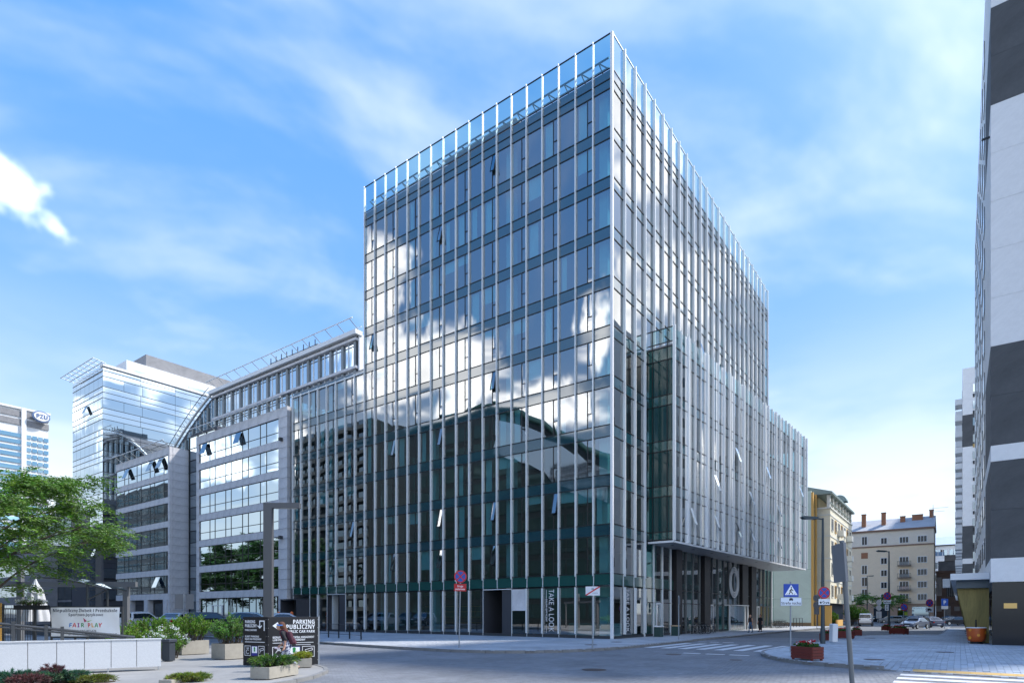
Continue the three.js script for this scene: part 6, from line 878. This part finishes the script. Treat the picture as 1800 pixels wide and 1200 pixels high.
// ------------------------------------------------------------------ people: one continuous surface each, posed on joints
function figure(bones, lo, hi, cell) {
  const size = Math.max(hi[0] - lo[0], hi[1] - lo[1], hi[2] - lo[2]), R = Math.round(size / cell), mc = new MarchingCubes(R, new THREE.MeshBasicMaterial(), false, false, 400000); mc.isolation = 0;
  const half = size / 2, cx = (lo[0] + hi[0]) / 2, cy = (lo[1] + hi[1]) / 2, cz = (lo[2] + hi[2]) / 2, A = new THREE.Vector3(), B = new THREE.Vector3();
  const dist = (x, y, z, b) => { const [p, q, r0, r1, , sq] = b; const dx = q[0] - p[0], dy = q[1] - p[1], dz = q[2] - p[2], l = dx * dx + dy * dy + dz * dz || 1e-9, t = clamp(((x - p[0]) * dx + (y - p[1]) * dy + (z - p[2]) * dz) / l), ex = x - p[0] - dx * t, ey = y - p[1] - dy * t, ez = (z - p[2] - dz * t) / (sq || 1); return Math.sqrt(ex * ex + ey * ey + ez * ez) - mix(r0, r1, t); };
  for (let k = 0; k < R; k++) for (let j = 0; j < R; j++) for (let i = 0; i < R; i++) {
    const x = cx + ((i - R / 2) / (R / 2)) * half, y = cy + ((j - R / 2) / (R / 2)) * half, z = cz + ((k - R / 2) / (R / 2)) * half; let d = 1; if (x < lo[0] || x > hi[0] || z < lo[2] || z > hi[2] || y > hi[1]) { mc.field[k * R * R + j * R + i] = -1; continue; }
    for (const b of bones) { const e = dist(x, y, z, b), kk = 0.03, h = clamp(0.5 + 0.5 * (d - e) / kk); d = mix(d, e, h) - kk * h * (1 - h); }
    mc.field[k * R * R + j * R + i] = -d;
  }
  mc.update(); const n = mc.count, P = new Float32Array(n * 3), N = new Float32Array(n * 3), Cc = new Float32Array(n * 3);
  for (let i = 0; i < n; i++) { const x = cx + mc.positionArray[i * 3] * half, y = cy + mc.positionArray[i * 3 + 1] * half, z = cz + mc.positionArray[i * 3 + 2] * half; P.set([x, y, z], i * 3); N.set([mc.normalArray[i * 3], mc.normalArray[i * 3 + 1], mc.normalArray[i * 3 + 2]], i * 3); let best = 9, c = [1, 1, 1]; for (const b of bones) { const e = dist(x, y, z, b); if (e < best) { best = e; c = b[4]; } } if (typeof c === 'function') c = c(x, y, z); Cc.set(c, i * 3); }
  const g = new THREE.BufferGeometry(); g.setAttribute('position', new THREE.BufferAttribute(P, 3)); g.setAttribute('normal', new THREE.BufferAttribute(N, 3)); g.setAttribute('color', new THREE.BufferAttribute(Cc, 3)); g.setAttribute('uv', new THREE.BufferAttribute(new Float32Array(n * 2), 2)); g.computeVertexNormals(); return g;
}
const mFig = mat([1, 1, 1], 0.8, 0, { vertexColors: true }), SKIN = [0.48, 0.27, 0.19];
function hand(w, dir, palmDown, c = SKIN) {            // palm, four curled fingers of unequal length and a thumb from the side of the palm
  const d = V(...dir).normalize(), s = V(...palmDown).cross(d).normalize(), dn = V(...palmDown).normalize(), W = V(...w), e = W.clone().addScaledVector(d, 0.085), out = [[W.toArray(), e.toArray(), 0.03, 0.036, c]];
  [[-0.03, 0.072], [-0.01, 0.082], [0.011, 0.076], [0.03, 0.06]].forEach(([o, l]) => { const k = e.clone().addScaledVector(s, o), m = k.clone().addScaledVector(d, l * 0.55).addScaledVector(dn, 0.008), t = m.clone().addScaledVector(d, l * 0.3).addScaledVector(dn, 0.03); out.push([k.toArray(), m.toArray(), 0.0095, 0.009, c], [m.toArray(), t.toArray(), 0.009, 0.0075, c]); });
  const th = W.clone().addScaledVector(d, 0.03).addScaledVector(s, -0.03), t2 = th.clone().addScaledVector(d, 0.035).addScaledVector(s, -0.03), t3 = t2.clone().addScaledVector(d, 0.03).addScaledVector(dn, 0.012); out.push([th.toArray(), t2.toArray(), 0.013, 0.011, c], [t2.toArray(), t3.toArray(), 0.011, 0.009, c]); return out;
}
function headBones(x, y, z, f, c = SKIN) { // f: face direction sign along x (or [dx,dz])
  const [a, b] = f; return [[[x, y, z], [x + a * 0.02, y - 0.06, z + b * 0.02], 0.098, 0.078, c], [[x + a * 0.085, y - 0.02, z + b * 0.085], [x + a * 0.112, y - 0.045, z + b * 0.112], 0.012, 0.016, c], [[x + a * 0.06, y - 0.095, z + b * 0.06], [x + a * 0.075, y - 0.10, z + b * 0.075], 0.026, 0.022, c], [[x - b * 0.095, y - 0.02, z + a * 0.095], [x - b * 0.098, y - 0.05, z + a * 0.098], 0.018, 0.013, c], [[x + b * 0.095, y - 0.02, z - a * 0.095], [x + b * 0.098, y - 0.05, z - a * 0.098], 0.018, 0.013, c]];
}
const eyes = (t, x, y, z, [a, b]) => { for (const s of [-1, 1]) part(t, 'eye', new THREE.SphereGeometry(0.012, 8, 6), mat([0.05, 0.035, 0.03], 0.3), x + a * 0.088 - b * 0.034 * s, y - 0.012, z + b * 0.088 + a * 0.034 * s); part(t, 'mouth', boxGeo(0.012, 0.01, 0.04), mat([0.35, 0.10, 0.09], 0.6), x + a * 0.094, y - 0.088, z + b * 0.094, Math.atan2(-b, a)); };
{ // woman striding past the sign, facing local +x
  const SH = [0.012, 0.012, 0.016], TR = (x, y, z) => (n3(x * 16, y * 16, z * 16) > 0.0 ? [0.55, 0.56, 0.60] : [0.05, 0.06, 0.16]), SHOE = [0.03, 0.03, 0.03];
  const B = [[[0.0, 0.86, 0], [0.05, 1.02, 0], 0.135, 0.12, TR, 1.15], [[0.05, 1.02, 0], [0.13, 1.26, 0], 0.115, 0.135, SH, 1.25], [[0.13, 1.28, 0.0], [0.15, 1.31, 0.0], 0.10, 0.08, SH, 1.7], [[0.16, 1.32, 0], [0.20, 1.42, 0], 0.05, 0.045, SKIN], ...headBones(0.245, 1.50, 0, [1, 0]),
    [[0.0, 0.84, 0.08], [0.20, 0.47, 0.09], 0.095, 0.062, TR], [[0.20, 0.47, 0.09], [0.14, 0.10, 0.09], 0.06, 0.042, TR], [[0.14, 0.06, 0.09], [0.30, 0.045, 0.10], 0.042, 0.034, SHOE],
    [[0.0, 0.84, -0.08], [-0.06, 0.46, -0.09], 0.095, 0.062, TR], [[-0.06, 0.46, -0.09], [-0.34, 0.20, -0.09], 0.058, 0.036, TR], [[-0.34, 0.19, -0.09], [-0.36, 0.14, -0.09], 0.034, 0.034, SKIN], [[-0.36, 0.11, -0.09], [-0.26, 0.02, -0.09], 0.036, 0.032, SHOE],
    [[0.14, 1.27, 0.17], [0.10, 1.04, 0.22], 0.056, 0.048, SH], [[0.10, 1.04, 0.22], [0.26, 0.86, 0.20], 0.036, 0.028, SKIN], ...hand([0.26, 0.86, 0.20], [0.75, -0.6, 0], [-0.6, -0.75, 0]),
    [[0.14, 1.27, -0.17], [0.02, 1.06, -0.22], 0.056, 0.048, SH], [[0.02, 1.06, -0.22], [0.06, 0.84, -0.20], 0.036, 0.028, SKIN], ...hand([0.06, 0.84, -0.2], [0.2, -1, 0], [1, 0, 0])];
  const g = figure(B, [-0.5, 0, -0.4], [0.5, 1.66, 0.4], 0.0115), yaw = 2.35, pos = [-27.88, PL, 2.28];
  const t = thing('person', 'walker in black T-shirt and patterned trousers passing the parking sign', 'person', pos, yaw); part(t, 'body', g, mFig); eyes(t, 0.245, 1.50, 0, [1, 0]);
  const hair = figure([[[0.20, 1.53, 0], [0.215, 1.50, 0], 0.112, 0.108, [0.09, 0.035, 0.018]], [[0.14, 1.46, 0], [0.06, 1.30, 0.01], 0.085, 0.07, [0.09, 0.035, 0.018], 1.3], [[0.06, 1.30, 0], [0.02, 1.18, 0], 0.065, 0.03, [0.12, 0.045, 0.02], 1.3]], [-0.15, 1.05, -0.3], [0.42, 1.68, 0.3], 0.012); part(t, 'hair', hair, mFig, -0.012, 0, 0);
  part(t, 'headband', new THREE.TorusGeometry(0.113, 0.02, 8, 28).rotateX(1.35), mat([0.05, 0.20, 0.55], 0.7), 0.215, 1.545, 0);
  const bp = thing('backpack', 'dark maroon backpack worn by the walker in black', 'backpack', pos, yaw); part(bp, 'bag', new RoundedBoxGeometry(0.16, 0.44, 0.30, 3, 0.06), mat([0.055, 0.012, 0.025], 0.85), -0.10, 1.10, 0).rotation.z = -0.35; for (const s of [-1, 1]) part(bp, 'strap', tube([[-0.02, 1.28, s * 0.10], [0.12, 1.385, s * 0.12], [0.22, 1.28, s * 0.13], [0.14, 1.08, s * 0.15]], 0.018, 6), mat([0.10, 0.015, 0.03], 0.85)); part(bp, 'pocket', new RoundedBoxGeometry(0.06, 0.2, 0.22, 2, 0.025), mat([0.07, 0.015, 0.03], 0.85), -0.22, 0.99, 0).rotation.z = -0.35;
  const pk = thing('packet', 'small pink and white packet in the hand of the walker in black', 'packet', pos, yaw); part(pk, 'wrapper', new RoundedBoxGeometry(0.15, 0.05, 0.10, 2, 0.015), mat([0.75, 0.62, 0.72], 0.6), 0.375, 0.755, 0.20); part(pk, 'seal', boxGeo(0.02, 0.012, 0.1), M.white, 0.46, 0.755, 0.20);
}
function stander(label, pos, yaw, o) { // two people walking towards the square, facing local +x
  const { top, leg, skin = SKIN, hairC, dress, step = 0.1 } = o, B = [[[0, 0.90, 0], [0, 1.06, 0], 0.13, 0.125, dress || leg, 1.2], [[0, 1.06, 0], [0, 1.32, 0], 0.125, 0.14, top, 1.35], [[0, 1.38, 0], [0, 1.41, 0], 0.09, 0.075, top, 1.9], [[0, 1.42, 0], [0.01, 1.53, 0], 0.055, 0.05, skin], ...headBones(0.015, 1.63, 0, [1, 0], skin)];
  for (const s of [-1, 1]) B.push([[0, 0.88, s * 0.085], [s * step, 0.48, s * 0.09], 0.095, 0.065, dress || leg], [[s * step, 0.48, s * 0.09], [s * step * 1.3 - 0.04, 0.10, s * 0.09], 0.06, 0.042, dress ? skin : leg], [[s * step * 1.3 - 0.04, 0.05, s * 0.09], [s * step * 1.3 + 0.13, 0.04, s * 0.1], 0.045, 0.036, [0.03, 0.03, 0.03]], [[0, 1.37, s * 0.19], [-s * 0.06, 1.12, s * 0.26], 0.058, 0.048, dress ? top : skin], [[-s * 0.06, 1.12, s * 0.26], [0.06, 0.90, s * 0.28], 0.042, 0.032, skin], ...hand([0.06, 0.90, s * 0.28], [0.2, -1, 0], [0, 0, -s]));
  if (dress) B.push([[0, 0.92, 0], [0, 0.30, 0], 0.15, 0.13, dress, 1.25]);
  const t = thing('person', label, 'person', pos, yaw); part(t, 'body', figure(B, [-0.4, 0, -0.45], [0.4, 1.78, 0.45], 0.0125), mFig); eyes(t, 0.015, 1.63, 0, [1, 0]);
  if (hairC) part(t, 'hair', figure([[[-0.02, 1.67, 0], [-0.03, 1.64, 0], 0.108, 0.104, hairC], [[-0.06, 1.6, 0], [-0.07, 1.45, 0], 0.09, 0.05, hairC, 1.2]], [-0.25, 1.3, -0.25], [0.2, 1.8, 0.25], 0.014), mFig); return t;
}
stander('person in a black vest and blue jeans walking by the entrance', [21.6, 0, 3.9], 2.75, { top: [0.015, 0.015, 0.018], leg: [0.07, 0.13, 0.22] });
stander('person in a long black dress with dark hair walking by the entrance', [25.2, 0, 3.9], 2.75, { top: [0.014, 0.013, 0.015], leg: [0.014, 0.013, 0.015], dress: [0.014, 0.013, 0.015], hairC: [0.03, 0.018, 0.012], step: 0.06 });
// two birds over the roofs
for (const [x, y, z, a] of [[61, 59.5, -67, 0.4], [62.5, 58.7, -66, 0.1]]) { const t = thing('bird', 'small dark bird flying above the roofs', 'bird', [x, y, z], a, 'birds in the sky'); part(t, 'body', new THREE.SphereGeometry(0.12, 8, 6).scale(2.2, 0.9, 0.9), M.black); for (const s of [-1, 1]) { const w = part(t, 'wing', shapeGeo([[-0.16, 0], [0.14, 0], [0.02, 0.62], [-0.12, 0.55]], 0.015), M.black); w.rotation.x = s > 0 ? 1.25 : -1.25; } }
console.log('cars, people');
scene.traverse((o) => { if (o.isMesh) { o.castShadow = true; o.receiveShadow = true; } });
renderer.render(scene, camera);
